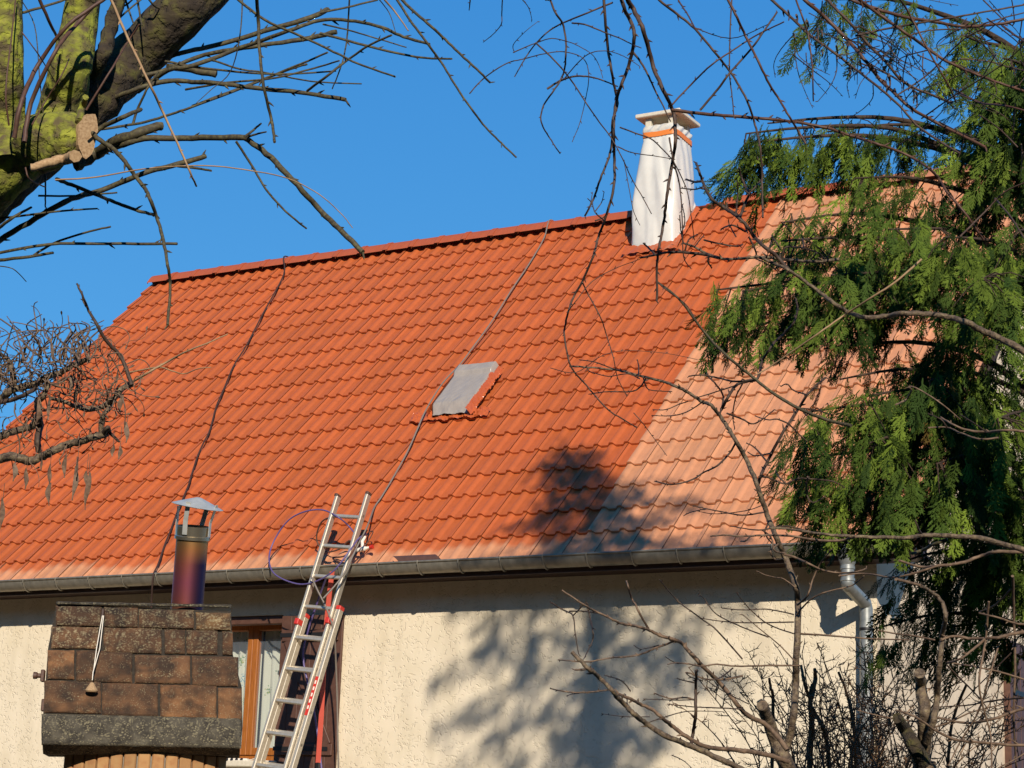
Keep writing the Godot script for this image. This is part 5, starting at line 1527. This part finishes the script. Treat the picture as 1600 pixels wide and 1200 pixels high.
func build_cut_tree() -> void:
	# the tree with a sawn stub in the lower right, its long crooked stem and the low branches to the left
	var D := 5.0
	var p := plant("sawn_tree", "young tree with a sawn stub and a long crooked stem across the pale roof", at(1300, 1500, D) * Vector3(1, 0, 1), MT.spur)
	limb(p, PackedVector3Array([at(1300, 2200, D) * Vector3(1, 0, 1), at(1290, 1500, D), at(1262, 1290, D), at(1238, 1215, D)]), 0.045, 0.024, "trunk", MT.grey_bark)
	br(p, [1240, 1222, 1226, 1188, 1213, 1160, 1200, 1126, 1191, 1102], D, D - 0.05, 13, 8.8, "sawn_stub", MT.grey_bark)
	br(p, [1191.5, 1103.5, 1190.5, 1101], D - 0.05, D - 0.05, 8.6, 8.2, "sawn_end", MT.cut_wood)
	br(p, [1226, 1176, 1234, 1150, 1240, 1110, 1243, 1070, 1244, 1030, 1246, 980, 1247, 940, 1243, 915, 1234, 890, 1224, 865, 1212, 838, 1201, 810, 1190, 780, 1180, 750, 1166, 718, 1150, 690, 1137, 668, 1125, 650, 1112, 634, 1098, 628, 1078, 615, 1060, 605, 1035, 596, 1010, 590, 980, 582, 960, 578, 920, 574, 890, 572], D, D + 0.4, 6.6, 1.3, "crooked_stem", MT.grey_bark, 0.09)
	var K: Material = MT.spur
	for q in [[1184, 758, 1190, 740, 1199, 722, 1214, 692, 1232, 662, 1248, 638, 1262, 617, 1278, 600, 1290, 590, 2.8], [1127, 640, 1138, 620, 1150, 602, 1166, 596, 1184, 591, 1191, 565, 1200, 550, 1210, 535, 1226, 520, 1240, 505, 1246, 485, 1244, 467, 2.6], [1150, 690, 1140, 708, 1120, 728, 1100, 738, 1080, 750, 1050, 757, 1023, 752, 1.8], [1100, 626, 1080, 640, 1060, 648, 1040, 650, 1018, 649, 1.2], [1075, 627, 1060, 632, 1040, 640, 1020, 640, 1.1], [1124, 650, 1130, 620, 1118, 600, 1108, 590, 1104, 582, 1.8], [1184, 591, 1150, 596, 1120, 590, 1096, 586, 1076, 588, 1.8], [1150, 602, 1100, 618, 1085, 620, 1065, 606, 1.2], [1136, 646, 1160, 655, 1175, 662, 1190, 656, 1210, 640, 1.6], [1160, 600, 1150, 620, 1145, 648, 1148, 670, 1.3], [1199, 722, 1180, 700, 1166, 692, 1.6], [1205, 708, 1180, 712, 1168, 706, 1.4], [1232, 662, 1250, 680, 1262, 690, 1.4], [1232, 662, 1215, 655, 1200, 656, 1180, 650, 1.4], [1010, 590, 1000, 605, 985, 612, 950, 612, 920, 616, 1.4], [1005, 589, 1010, 605, 1020, 610, 1050, 612, 1.2], [997, 588, 998, 575, 996, 562, 1.4], [980, 582, 955, 575, 930, 566, 905, 562, 1.2], [1000, 592, 980, 584, 950, 588, 920, 580, 1.1], [1262, 617, 1240, 610, 1230, 600, 1220, 604, 1.4], [1248, 638, 1270, 640, 1300, 648, 1.4], [1186, 745, 1200, 746, 1226, 756, 1246, 748, 1262, 748, 1300, 752, 1320, 762, 1.7], [1228, 756, 1216, 744, 1212, 735, 1.6], [1262, 745, 1260, 770, 1270, 785, 1290, 775, 1.6], [1196, 800, 1160, 805, 1130, 800, 1104, 795, 1082, 790, 1.4], [1104, 795, 1080, 800, 1068, 806, 1.0], [1190, 790, 1165, 798, 1120, 803, 1090, 799, 0.9], [1200, 805, 1200, 818, 1195, 830, 1200, 842, 1210, 852, 1.8]]:
		br(p, q.slice(0, q.size() - 1), D + 0.25, D + 0.35, q[q.size() - 1], q[q.size() - 1] * 0.6, "spur_twig" if q[q.size() - 1] > 1.5 else "", K if q[q.size() - 1] > 1.5 else null, 0.028)
	# lower left branches
	var G: Material = MT.pale_twig
	br(p, [1262, 1250, 1200, 1225, 1150, 1198, 1115, 1182, 1080, 1166, 1040, 1150, 1022, 1139, 1005, 1127, 990, 1115, 977, 1102, 965, 1090, 955, 1077, 938, 1060, 922, 1047, 907, 1033, 894, 1019], D - 0.3, D - 0.5, 5.2, 3.2, "branch", MT.grey_bark, 0.12)
	br(p, [1232, 1190, 1200, 1180, 1160, 1173, 1130, 1170, 1100, 1166, 1067, 1147, 1050, 1134, 1035, 1122, 1018, 1108, 1000, 1100, 985, 1092, 967, 1085], D - 0.2, D - 0.4, 4.2, 2.4, "branch", G, 0.05)
	br(p, [1230, 1172, 1200, 1135, 1167, 1117, 1150, 1098, 1125, 1067, 1100, 1043, 1080, 1022, 1066, 1006, 1055, 1000, 1035, 994, 1015, 985, 1000, 980, 985, 977, 970, 974, 955, 967, 930, 955, 912, 945, 878, 922], D - 0.1, D - 0.4, 4.2, 1.4, "branch", G, 0.05)
	br(p, [1013, 982, 1000, 960, 993, 945, 987, 935, 982, 918, 979, 908], D - 0.3, D - 0.3, 2.0, 1.5, "branch", G)
	br(p, [1055, 1000, 1040, 1007, 1025, 1012, 1008, 1020, 990, 1025, 970, 1027, 955, 1028, 918, 1034, 895, 1033, 872, 1031], D - 0.25, D - 0.3, 1.9, 1.0, "branch", G, 0.05)
	br(p, [1080, 1163, 1083, 1145, 1087, 1118, 1087, 1090, 1087, 1075, 1088, 1050, 1089, 1049], D - 0.3, D - 0.35, 3.0, 2.0, "branch", K, 0.05)
	for q in [[1087, 1094, 1070, 1090, 1050, 1092, 1035, 1088, 1022, 1083, 1.6], [1087, 1093, 1060, 1094, 1030, 1093, 1005, 1092, 1.0], [1160, 1056, 1140, 1060, 1120, 1062, 1098, 1060, 1078, 1052, 1071, 1051, 1.8], [1145, 1044, 1130, 1056, 1118, 1062, 1.4], [1086, 1067, 1072, 1064, 1058, 1060, 1.3], [1096, 1063, 1080, 1058, 1072, 1052, 1.2], [1250, 1040, 1200, 1040, 1150, 1041, 1120, 1038, 1095, 1041, 1075, 1037, 1055, 1036, 1043, 1038, 1.6], [1060, 1037, 1048, 1032, 1040, 1026, 1.0], [1060, 1003, 1046, 1000, 1046, 994, 1.4], [1030, 1008, 1015, 1012, 1000, 1014, 990, 1008, 1.0], [860, 941, 880, 953, 895, 962, 899, 990, 904, 1022, 1.4], [917, 942, 922, 965, 926, 985, 926, 1000, 918, 1018, 912, 1030, 1.4], [895, 962, 905, 952, 916, 940, 1.2], [890, 955, 910, 955, 935, 958, 1.4], [950, 1078, 925, 1081, 900, 1082, 880, 1080, 860, 1076, 1.6], [905, 1083, 892, 1085, 886, 1088, 1.0], [926, 1045, 912, 1046, 898, 1047, 2.4], [985, 1080, 978, 1070, 968, 1062, 955, 1058, 944, 1055, 1.2], [977, 1085, 980, 1095, 978, 1110, 1.2], [1015, 1120, 985, 1120, 960, 1118, 940, 1115, 0.8], [1010, 1130, 1040, 1120, 1070, 1112, 1100, 1111, 1130, 1112, 1.0], [1160, 1030, 1120, 985, 1100, 970, 1080, 955, 1060, 940, 1042, 920, 1030, 905, 1.4], [1200, 995, 1160, 980, 1120, 960, 1100, 935, 1092, 930, 1.2], [1240, 960, 1200, 952, 1160, 953, 1128, 950, 1.2], [1240, 972, 1180, 973, 1140, 972, 1094, 966, 1.2], [1240, 990, 1200, 975, 1170, 950, 1150, 925, 1.2], [1160, 1108, 1120, 1106, 1090, 1105, 1060, 1102, 1042, 1100, 1.2], [1170, 1100, 1130, 1080, 1100, 1060, 1.0], [1050, 1180, 1070, 1190, 1090, 1210, 0.9]]:
		br(p, q.slice(0, q.size() - 1), D - 0.2, D - 0.35, q[q.size() - 1], q[q.size() - 1] * 0.6, "spur_twig" if q[q.size() - 1] > 1.5 else "", G if q[q.size() - 1] > 1.5 else null, 0.045)
	# side twigs of the crooked stem low down
	for q in [[1246, 945, 1262, 930, 1270, 905, 1282, 880, 1300, 858, 1.8], [1243, 918, 1225, 905, 1210, 902, 1195, 898, 1182, 892, 1.2], [1245, 990, 1280, 992, 1320, 995, 1360, 998, 1420, 1000, 1.8], [1245, 960, 1265, 938, 1290, 925, 1330, 915, 1350, 900, 1.5], [1243, 1035, 1220, 1010, 1190, 985, 1160, 960, 1.2], [1228, 865, 1210, 860, 1205, 840, 1190, 828, 1.8], [1225, 866, 1245, 872, 1262, 880, 1290, 892, 1320, 895, 1340, 893, 1354, 888, 2.2], [1216, 850, 1204, 862, 1212, 874, 1226, 872, 1.6]]:
		br(p, q.slice(0, q.size() - 1), D + 0.05, D - 0.05, q[q.size() - 1], q[q.size() - 1] * 0.6, "spur_twig", G, 0.05)
	done(p)

func build_edge_tree() -> void:
	# smooth-barked branches coming in from the right edge, and a second pruned stem
	var D := 4.6
	var p := plant("bare_tree", "bare shrub tree reaching in from the right edge before the conifer", at(1750, 1500, D) * Vector3(1, 0, 1), MT.spur)
	limb(p, PackedVector3Array([at(1720, 2300, D) * Vector3(1, 0, 1), at(1740, 1400, D), at(1760, 1000, D), at(1740, 700, D)]), 0.05, 0.022, "trunk", MT.grey_bark)
	var G: Material = MT.grey_bark
	br(p, [1740, 760, 1680, 600, 1600, 550, 1565, 530, 1530, 515, 1512, 504, 1484, 496, 1450, 491, 1412, 490, 1385, 494, 1356, 497, 1340, 493, 1322, 486, 1302, 473, 1285, 460, 1258, 440, 1232, 422, 1205, 410, 1180, 400], D, D + 0.3, 6.2, 2.2, "branch", G)
	br(p, [1232, 422, 1215, 402, 1195, 386, 1180, 372, 1166, 352, 1150, 337, 1130, 324, 1112, 311, 1104, 298, 1097, 281, 1092, 268, 1088, 255], D + 0.25, D + 0.5, 3.2, 2.0, "branch", MT.spur, 0.03)
	br(p, [1310, 405, 1280, 408, 1240, 407, 1200, 402, 1165, 403, 1145, 405, 1124, 403, 1100, 394, 1085, 386, 1068, 380], D + 0.4, D + 0.5, 2.8, 1.6, "branch", MT.grey_bark, 0.035)
	br(p, [1124, 403, 1090, 396, 1050, 394, 1025, 398, 1000, 403], D + 0.45, D + 0.5, 2.8, 1.4, "branch", MT.spur, 0.03)
	var K: Material = MT.spur
	for q in [[1156, 340, 1165, 315, 1170, 303, 1164, 290, 1158, 275, 1155, 262, 2.4], [1170, 303, 1182, 290, 1190, 280, 1.6], [1097, 283, 1085, 284, 1072, 280, 2.2], [1098, 292, 1085, 296, 1064, 294, 1.4], [1150, 337, 1152, 310, 1153, 286, 1.6], [1168, 364, 1158, 340, 1142, 328, 1130, 320, 1.2], [1165, 362, 1145, 352, 1130, 356, 1126, 360, 1.6], [1150, 370, 1140, 352, 1138, 345, 1.2], [1170, 370, 1180, 390, 1182, 402, 1.8], [1070, 392, 1076, 375, 1090, 366, 1.4], [1085, 386, 1096, 372, 1100, 368, 1.2], [1068, 380, 1064, 362, 1062, 336, 1.3], [1064, 366, 1070, 345, 1066, 320, 1.1], [1024, 398, 1012, 386, 1005, 380, 1.8], [1110, 398, 1106, 408, 1112, 418, 1.8], [1100, 375, 1120, 380, 1150, 385, 1160, 382, 1.6], [1200, 395, 1205, 378, 1206, 370, 1.6], [1220, 412, 1226, 388, 1240, 386, 1256, 388, 1280, 396, 1290, 408, 1.8], [1256, 388, 1254, 372, 1252, 368, 1.6], [1220, 390, 1212, 378, 1206, 368, 1.6], [1276, 395, 1268, 405, 1262, 408, 1.6], [1300, 390, 1292, 405, 1284, 412, 1.6], [1180, 404, 1198, 412, 1215, 424, 1.2]]:
		br(p, q.slice(0, q.size() - 1), D + 0.35, D + 0.45, q[q.size() - 1], q[q.size() - 1] * 0.7, "spur_twig" if q[q.size() - 1] > 1.5 else "", K if q[q.size() - 1] > 1.5 else null, 0.02)
	# branch from the chimney foot down right: long smooth diagonal
	br(p, [1026, 440, 1060, 466, 1088, 503, 1110, 530, 1140, 560, 1170, 584, 1200, 608, 1240, 634, 1290, 655, 1330, 665], D + 0.3, D + 0.2, 1.6, 3.0, "branch", MT.shoot)
	br(p, [1440, 405, 1400, 440, 1360, 466, 1320, 492, 1280, 520, 1240, 548, 1200, 575, 1180, 586], D + 0.1, D + 0.3, 2.0, 1.2, "branch", MT.tan)
	br(p, [1760, 900, 1660, 878, 1600, 859, 1562, 849, 1525, 840, 1490, 838, 1446, 836, 1420, 840, 1390, 840, 1337, 838, 1300, 836, 1262, 831, 1230, 826, 1202, 825], D - 0.1, D - 0.2, 5.6, 1.6, "branch", G)
	br(p, [1337, 838, 1310, 845, 1270, 843, 1240, 838, 1200, 836, 1160, 838, 1130, 836, 1110, 838], D - 0.15, D - 0.2, 2.4, 1.2, "branch", MT.pale_twig, 0.05)
	br(p, [1172, 838, 1165, 845, 1157, 846], D - 0.2, D - 0.2, 1.6, 1.0); br(p, [1270, 833, 1230, 822, 1190, 828, 1164, 826, 1142, 822], D - 0.15, D - 0.2, 1.6, 0.8)
	br(p, [1440, 836, 1434, 824, 1430, 812], D - 0.15, D - 0.15, 2.2, 1.2)
	br(p, [1480, 843, 1460, 850, 1440, 860, 1425, 865], D - 0.12, D - 0.05, 3.2, 2.2, "branch", MT.shoot)
	br(p, [1640, 855, 1600, 862, 1560, 862, 1535, 868, 1500, 880, 1465, 884, 1440, 886, 1405, 876], D, D, 3.2, 2.0, "branch", MT.pale_twig)
	for q in [[1465, 884, 1420, 898, 1390, 902, 1350, 896, 1310, 900, 2.0], [1400, 905, 1440, 916, 1460, 930, 1475, 945, 1479, 960, 2.8], [1640, 1000, 1600, 988, 1560, 996, 1520, 998, 1490, 994, 1470, 1000, 3.2], [1540, 998, 1520, 1015, 1500, 1030, 1480, 1036, 2.6], [1640, 950, 1600, 975, 1560, 965, 1530, 958, 2.4], [1580, 920, 1555, 945, 1530, 956, 1.8], [1640, 1075, 1580, 1055, 1540, 1045, 1500, 1038, 1480, 1034, 1.8], [1460, 1000, 1430, 994, 1400, 990, 1370, 985, 1.8], [1640, 1098, 1590, 1110, 1550, 1124, 1510, 1130, 1470, 1122, 1430, 1114, 2.8], [1600, 1090, 1550, 1095, 1510, 1102, 1460, 1105, 1.6], [1640, 1165, 1580, 1164, 1530, 1160, 1490, 1155, 1460, 1140, 1430, 1120, 1400, 1110, 2.8], [1640, 1120, 1610, 1170, 1560, 1200, 2.0], [1545, 940, 1540, 1000, 1530, 1060, 1535, 1100, 1548, 1150, 1550, 1220, 2.2], [1560, 1010, 1545, 1060, 1530, 1110, 1500, 1160, 1480, 1200, 1.8], [1580, 1020, 1550, 1050, 1520, 1080, 1490, 1110, 1.2], [1480, 1040, 1500, 1060, 1530, 1090, 1545, 1110, 1.6], [1582, 900, 1584, 960, 1586, 1040, 1584, 1120, 1588, 1210, 2.6], [1640, 680, 1600, 674, 1570, 672, 1540, 675, 1512, 672, 1490, 664, 1470, 652, 2.6], [1560, 684, 1530, 686, 1500, 676, 1480, 668, 1450, 668, 1.8], [1540, 674, 1520, 660, 1500, 648, 1.4], [1480, 668, 1470, 655, 1450, 646, 1.4], [1400, 632, 1416, 624, 1424, 610, 1420, 604, 1435, 608, 1470, 630, 1500, 655, 1.8]]:
		br(p, q.slice(0, q.size() - 1), D - 0.1, D + rng.randf_range(-0.2, 0.2), q[q.size() - 1], q[q.size() - 1] * 0.6, "branch" if q[q.size() - 1] > 1.6 else "", MT.pale_twig if q[q.size() - 1] > 1.6 else null, 0.05)
	done(p)
	var s := plant("sawn_tree", "pruned double stump with a thin grey stem before the thorn bush", at(1450, 1500, D) * Vector3(1, 0, 1), MT.spur)
	limb(s, PackedVector3Array([at(1450, 2300, D) * Vector3(1, 0, 1), at(1452, 1500, D), at(1446, 1225, D), at(1443, 1195, D)]), 0.05, 0.021, "trunk", MT.grey_bark)
	br(s, [1446, 1225, 1440, 1190, 1428, 1165, 1414, 1140, 1402, 1122], D, D - 0.05, 15, 8, "sawn_stub", MT.moss_dark)
	br(s, [1440, 1190, 1444, 1150, 1443, 1110, 1439, 1070, 1437, 1052], D, D - 0.05, 12, 8.5, "sawn_stub", MT.grey_bark)
	br(s, [1448, 1160, 1459, 1125, 1464, 1090, 1466, 1057, 1470, 1020, 1472, 994, 1477, 965, 1474, 945, 1462, 930, 1440, 916], D - 0.05, D - 0.1, 6, 2.6, "thin_stem", MT.grey_bark)
	for q in [[1446, 1140, 1480, 1130, 1520, 1112, 1570, 1100, 1.8], [1450, 1130, 1420, 1126, 1380, 1120, 1340, 1110, 1.6]]:
		br(s, q.slice(0, q.size() - 1), D, D, q[q.size() - 1], 0.9, "twig", MT.pale_twig, 0.05)
	done(s)

func build_thorn_bush() -> void:
	var D := 7.6
	var p := plant("thorn_bush", "dense dark thorny bush under the downpipe at the bottom right", at(1360, 1500, D) * Vector3(1, 0, 1), MT.thorn, "bush")
	for k in 105:
		var x := 1360.0 + rng.randfn(0, 90)
		if x < 1165 or x > 1570: x = rng.randf_range(1180, 1500)
		var d := D + rng.randf_range(-0.7, 0.7)
		var hgt := 1060.0 + absf(x - 1330) * 0.28 + rng.randf_range(-70, 60)
		var lean := (x - 1340) * 0.45 + rng.randfn(0, 62)
		var pts := PackedVector3Array()
		var x2 := x
		for j in 7:
			var s := j / 6.0
			pts.append(at(x2 + lean * s * s + 6.0 * sin(s * 6.0 + k), lerpf(1270, hgt, s), d + 0.1 * sin(k + j)))
		var st := smooth(pts, 3)
		var r := rng.randf_range(0.0018, 0.0042)
		p.fine.tube(st, taper(st.size(), r, 0.0014), 5)
		for i in range(2, st.size()):
			for e in 2:
				if rng.randf() < 0.75:
					var o := Vector3(rng.randfn(0, 1), rng.randfn(0.55, 0.5), rng.randfn(0, 1)).normalized()
					var l := rng.randf_range(0.015, 0.07)
					var c := st[i]
					p.fine.tube(PackedVector3Array([c, c + o * l * 0.55, c + (o + Vector3(0, 0.25, 0)).normalized() * l]), PackedFloat32Array([0.0018, 0.0015, 0.0007]), 4)
					if l > 0.045:
						for w in 3:
							var o2 := (o + Vector3(rng.randfn(0, 1), rng.randfn(0.2, 0.8), rng.randfn(0, 1))).normalized()
							var c2 := c + o * l * rng.randf_range(0.3, 0.9)
							p.fine.tube(PackedVector3Array([c2, c2 + o2 * 0.02]), PackedFloat32Array([0.0015, 0.0006]), 4)
	for q in [[1262, 1240, 1268, 1140, 1266, 1090, 1270, 1070, 5.0], [1266, 1095, 1256, 1064, 1252, 1040, 3.0], [1268, 1090, 1274, 1060, 1273, 1046, 4.0], [1205, 1240, 1208, 1100, 1204, 1075, 1202, 1060, 3.0], [1300, 1250, 1290, 1150, 1268, 1105, 4.0], [1340, 1250, 1335, 1150, 1325, 1090, 1310, 1050, 3.0], [1480, 1250, 1482, 1180, 1490, 1120, 1510, 1070, 3.0]]:
		br(p, q.slice(0, q.size() - 1), D - 0.1, D - 0.1, q[q.size() - 1], q[q.size() - 1] * 0.7, "stem", MT.thorn)
	done(p, "thorny_twigs")

# ------------------------------------------------------------------ conifer
func frond(sd: int) -> ArrayMesh:
	# a flat scale-leaved spray, unit length along +y, spread in x, bowed in z
	var r := RandomNumberGenerator.new()
	r.seed = sd
	var m := MB.new()
	var strip := func(a: Vector3, b: Vector3, w: float, col: Color):
		var d := (b - a)
		var s := Vector3(-d.y, d.x, 0).normalized() * w
		var mid := a.lerp(b, 0.45)
		var nz := Vector3(0, 0, w * 0.6)
		var nn := (d.cross(s) * -1.0).normalized()
		if nn.z < 0: nn = -nn
		var i0 := m.add(a - s * 0.5, nn, col); var i1 := m.add(a + s * 0.5, nn, col)
		var i2 := m.add(mid - s, (nn - s.normalized() * 0.5).normalized(), col); var i3 := m.add(mid + s, (nn + s.normalized() * 0.5).normalized(), col); var i4 := m.add(mid + nz, nn, col)
		var i5 := m.add(b, nn, col)
		m.tri(i0, i4, i1); m.tri(i0, i2, i4); m.tri(i1, i4, i3); m.tri(i2, i5, i4); m.tri(i4, i5, i3)
	var pos := func(t: float) -> Vector3: return Vector3(0.10 * sin(t * 2.2 + sd * 1.7) * t, t, -0.22 * t * t + 0.03 * sin(t * 5.0 + sd))
	var gA := Color(1, 1, 1)
	for k in 6: strip.call(pos.call(k / 6.0), pos.call((k + 1.15) / 6.0), 0.020 - 0.0016 * k, gA * 0.8)
	var n := 15
	for k in n:
		var t := 0.10 + 0.86 * k / n
		var sg := 1.0 if k % 2 else -1.0
		var L := (0.34 * sin(PI * minf(1.0, 0.25 + 0.76 * t)) + 0.06) * r.randf_range(0.55, 1.2)
		var o: Vector3 = pos.call(t)
		var ang := sg * r.randf_range(0.36, 0.68)
		var d := Vector3(sin(ang), cos(ang), r.randf_range(-0.38, 0.22))
		var bend := Vector3(0, 0.12, -0.08) * L
		var e := o + d * L + bend
		strip.call(o, o.lerp(e, 0.62) - bend * 0.2, 0.016, gA * 0.9); strip.call(o.lerp(e, 0.5) - bend * 0.25, e, 0.014, gA)
		var q := int(3 + L * 16)
		for j in q:
			var s := 0.18 + 0.76 * j / q
			var c := o.lerp(e, s) - bend * (s * (1 - s)) * 1.0
			var a2 := ang + (1.0 if j % 2 else -1.0) * r.randf_range(0.35, 0.62)
			var l2 := (0.115 * (1.15 - s)) * r.randf_range(0.7, 1.15) + 0.03
			strip.call(c, c + Vector3(sin(a2), cos(a2), r.randf_range(-0.45, 0.25)) * l2, 0.0125, gA * r.randf_range(0.92, 1.12))
	return m.mesh()

func build_conifer() -> void:
	var base := Vector3(-1.62, 0, -6.62)
	var t := thing("conifer", "tall cypress-like conifer with drooping green sprays at the right", "tree", base)
	var mb := MB.new()
	var tp := PackedVector3Array(); 
	for k in 14: tp.append(base + Vector3(0.03 * sin(k * 1.3) - 0.25 * maxf(0, k - 9) / 4.0, 10.8 * k / 13.0, 0.03 * cos(k * 1.7)))
	mb.tube(smooth(tp, 2), taper(27, 0.15, 0.012), 12, Color.WHITE, 0.06, rng)
	part("trunk", mb, MT.conifer_bark, t)
	var xf := []   # [Transform3D, Color]
	var wood := MB.new()
	var trunk_at := func(y: float) -> Vector3:
		var f := clampf(y / 10.8 * 13.0, 0, 12.999)
		return tp[int(f)].lerp(tp[int(f) + 1], f - int(f))
	# limbs that show: the pixel of each tip, its depth, the sprays it carries, and how wide they spread
	var shown := [[1172, 195, 6.3, 64, 0.24], [1200, 165, 6.4, 60, 0.26], [1300, 175, 6.5, 40, 0.2], [1225, 318, 6.2, 58, 0.26], [1330, 250, 6.1, 50, 0.22], [1128, 424, 6.1, 60, 0.2], [1165, 178, 6.3, 26, 0.12], [1215, 350, 6.0, 60, 0.26], [1160, 425, 6.0, 70, 0.26], [1300, 400, 5.9, 60, 0.26], [1290, 515, 6.0, 16, 0.12], [1262, 615, 5.9, 60, 0.22], [1320, 560, 5.9, 40, 0.16], [1350, 590, 5.8, 46, 0.18], [1252, 690, 5.9, 70, 0.2], [1350, 660, 5.7, 70, 0.28], [1450, 560, 5.7, 80, 0.3], [1500, 470, 5.8, 60, 0.3], [1266, 772, 6.0, 44, 0.12], [1350, 745, 5.9, 40, 0.16], [1470, 690, 5.6, 90, 0.3], [1560, 620, 5.6, 80, 0.3], [1392, 850, 6.2, 46, 0.16], [1376, 950, 6.3, 34, 0.12], [1450, 880, 6.3, 50, 0.2], [1500, 830, 5.9, 50, 0.22], [1570, 760, 5.7, 70, 0.28], [1590, 860, 5.7, 40, 0.2], [1440, 960, 6.4, 30, 0.16], [1520, 150, 6.2, 60, 0.24], [1500, 30, 6.3, 60, 0.24], [1560, 110, 6.3, 60, 0.26], [1590, 30, 6.4, 60, 0.28], [1550, 230, 6.2, 46, 0.2], [1570, 60, 6.1, 80, 0.3], [1580, 180, 6.1, 60, 0.26], [1590, 330, 5.9, 70, 0.3], [1480, 340, 5.9, 40, 0.2], [1290, -30, 6.3, 40, 0.2], [1400, 330, 6.0, 50, 0.24], [1540, 400, 5.7, 60, 0.26]]
	for q in shown:
		var tip := at(q[0], q[1], q[2])
		conifer_limb(xf, wood, trunk_at, tip, q[3], q[4])
	# the rest of the crown, all round and up to the top
	for k in 280:
		var y := 2.3 + 8.3 * pow(k / 279.0, 1.0)
		var a := k * 2.399 + rng.randf_range(-0.3, 0.3)
		var dir := Vector3(cos(a), 0, sin(a))
		var reach: Vector3 = trunk_at.call(y) + dir * 1.2
		if y < 5.2 and dir.dot(RT) < 0.15 and reach.x < 0.25 * reach.z: continue      # those are the ones above
		var r := 1.25
		if y > 7.0 and y < 7.85: r = 0.42
		elif y >= 7.85: r = minf(1.15, 1.12 * (11.0 - y) / 2.2)
		r *= rng.randf_range(0.45, 1.15)
		conifer_limb(xf, wood, trunk_at, trunk_at.call(y) + dir * r + Vector3(0, 0.05 - 0.1 * r, 0), int(12 + 28 * r), 0.19)
	part("branches", wood, MT.conifer_bark, t, "stuff")
	var kinds := 8
	var per := []
	for k in kinds: per.append([])
	for i in xf.size(): per[i % kinds].append(xf[i])
	for k in kinds:
		var mm := MultiMesh.new()
		mm.transform_format = MultiMesh.TRANSFORM_3D; mm.use_colors = true
		mm.mesh = frond(70 + k); mm.instance_count = per[k].size()
		for i in per[k].size():
			mm.set_instance_transform(i, per[k][i][0]); mm.set_instance_color(i, per[k][i][1])
		var o := MultiMeshInstance3D.new()
		o.name = "foliage"; o.multimesh = mm; o.material_override = MT.leaf
		o.set_meta("kind", "stuff")
		o.position = -base
		t.add_child(o, true)

func conifer_limb(xf: Array, wood: MB, trunk_at: Callable, tip: Vector3, count: int, spread: float) -> void:
	var start: Vector3 = trunk_at.call(tip.y - 0.10)
	var pts := PackedVector3Array()
	var lenh := (tip - start).length()
	for k in 6:
		var s := k / 5.0
		pts.append(start.lerp(tip, s) + Vector3(0, 0.16 * lenh * sin(s * PI) * 0.6 - 0.06 * s * s, 0) + Vector3(rng.randf_range(-1, 1), 0, rng.randf_range(-1, 1)) * 0.02)
	var sp := smooth(pts, 3)
	wood.tube(sp, taper(sp.size(), 0.008 + 0.006 * lenh, 0.0025), 6)
	var d := (tip - start).normalized()
	var lat := d.cross(Vector3.UP).normalized()
	for k in int(count * 1.38):
		var s := 1.0 - pow(rng.randf(), 1.25) * minf(0.9, 0.62 / maxf(lenh, 0.3))
		if k < 7: s = 1.0 - 0.04 * k / maxf(lenh, 0.4)
		var f := s * (sp.size() - 1)
		var i := mini(int(f), sp.size() - 2)
		var c := sp[i].lerp(sp[i + 1], f - i)
		var sd := rng.randf_range(-1, 1)
		var off := lat * sd * spread * (1.15 - s * 0.75) + Vector3.DOWN * (absf(sd) * spread * 0.35 + rng.randf_range(-0.05, 0.11) * (0.4 + spread * 2.0))
		var o := c + off
		if rng.randf() < 0.12: wood.tube(PackedVector3Array([c, c + off * 0.5 + Vector3(0, 0.012, 0), o]), PackedFloat32Array([0.0026, 0.002, 0.0012]), 4)
		var y := (d * rng.randf_range(0.25, 0.9) + lat * sd * rng.randf_range(0.2, 0.8) + Vector3.DOWN * rng.randf_range(0.45, 1.9) + Vector3(rng.randfn(0, 0.15), 0, rng.randfn(0, 0.15))).normalized()
		var zz := (Vector3.UP * rng.randf_range(0.3, 1.0) + d * rng.randf_range(0.2, 0.9) + Vector3(rng.randfn(0, 0.45), 0, rng.randfn(0, 0.45)))
		zz = (zz - y * zz.dot(y)).normalized()
		var x := y.cross(zz)
		var L := rng.randf_range(0.07, 0.15)
		var tone := rng.randf_range(0.75, 1.2)
		var col := Color(0.030, 0.064, 0.013).lerp(Color(0.165, 0.250, 0.034), pow(rng.randf(), 1.8)) * tone
		if rng.randf() < 0.005: col = Color(0.17, 0.12, 0.035)
		xf.append([Transform3D(Basis(x * L, y * L, zz * L), o), col])
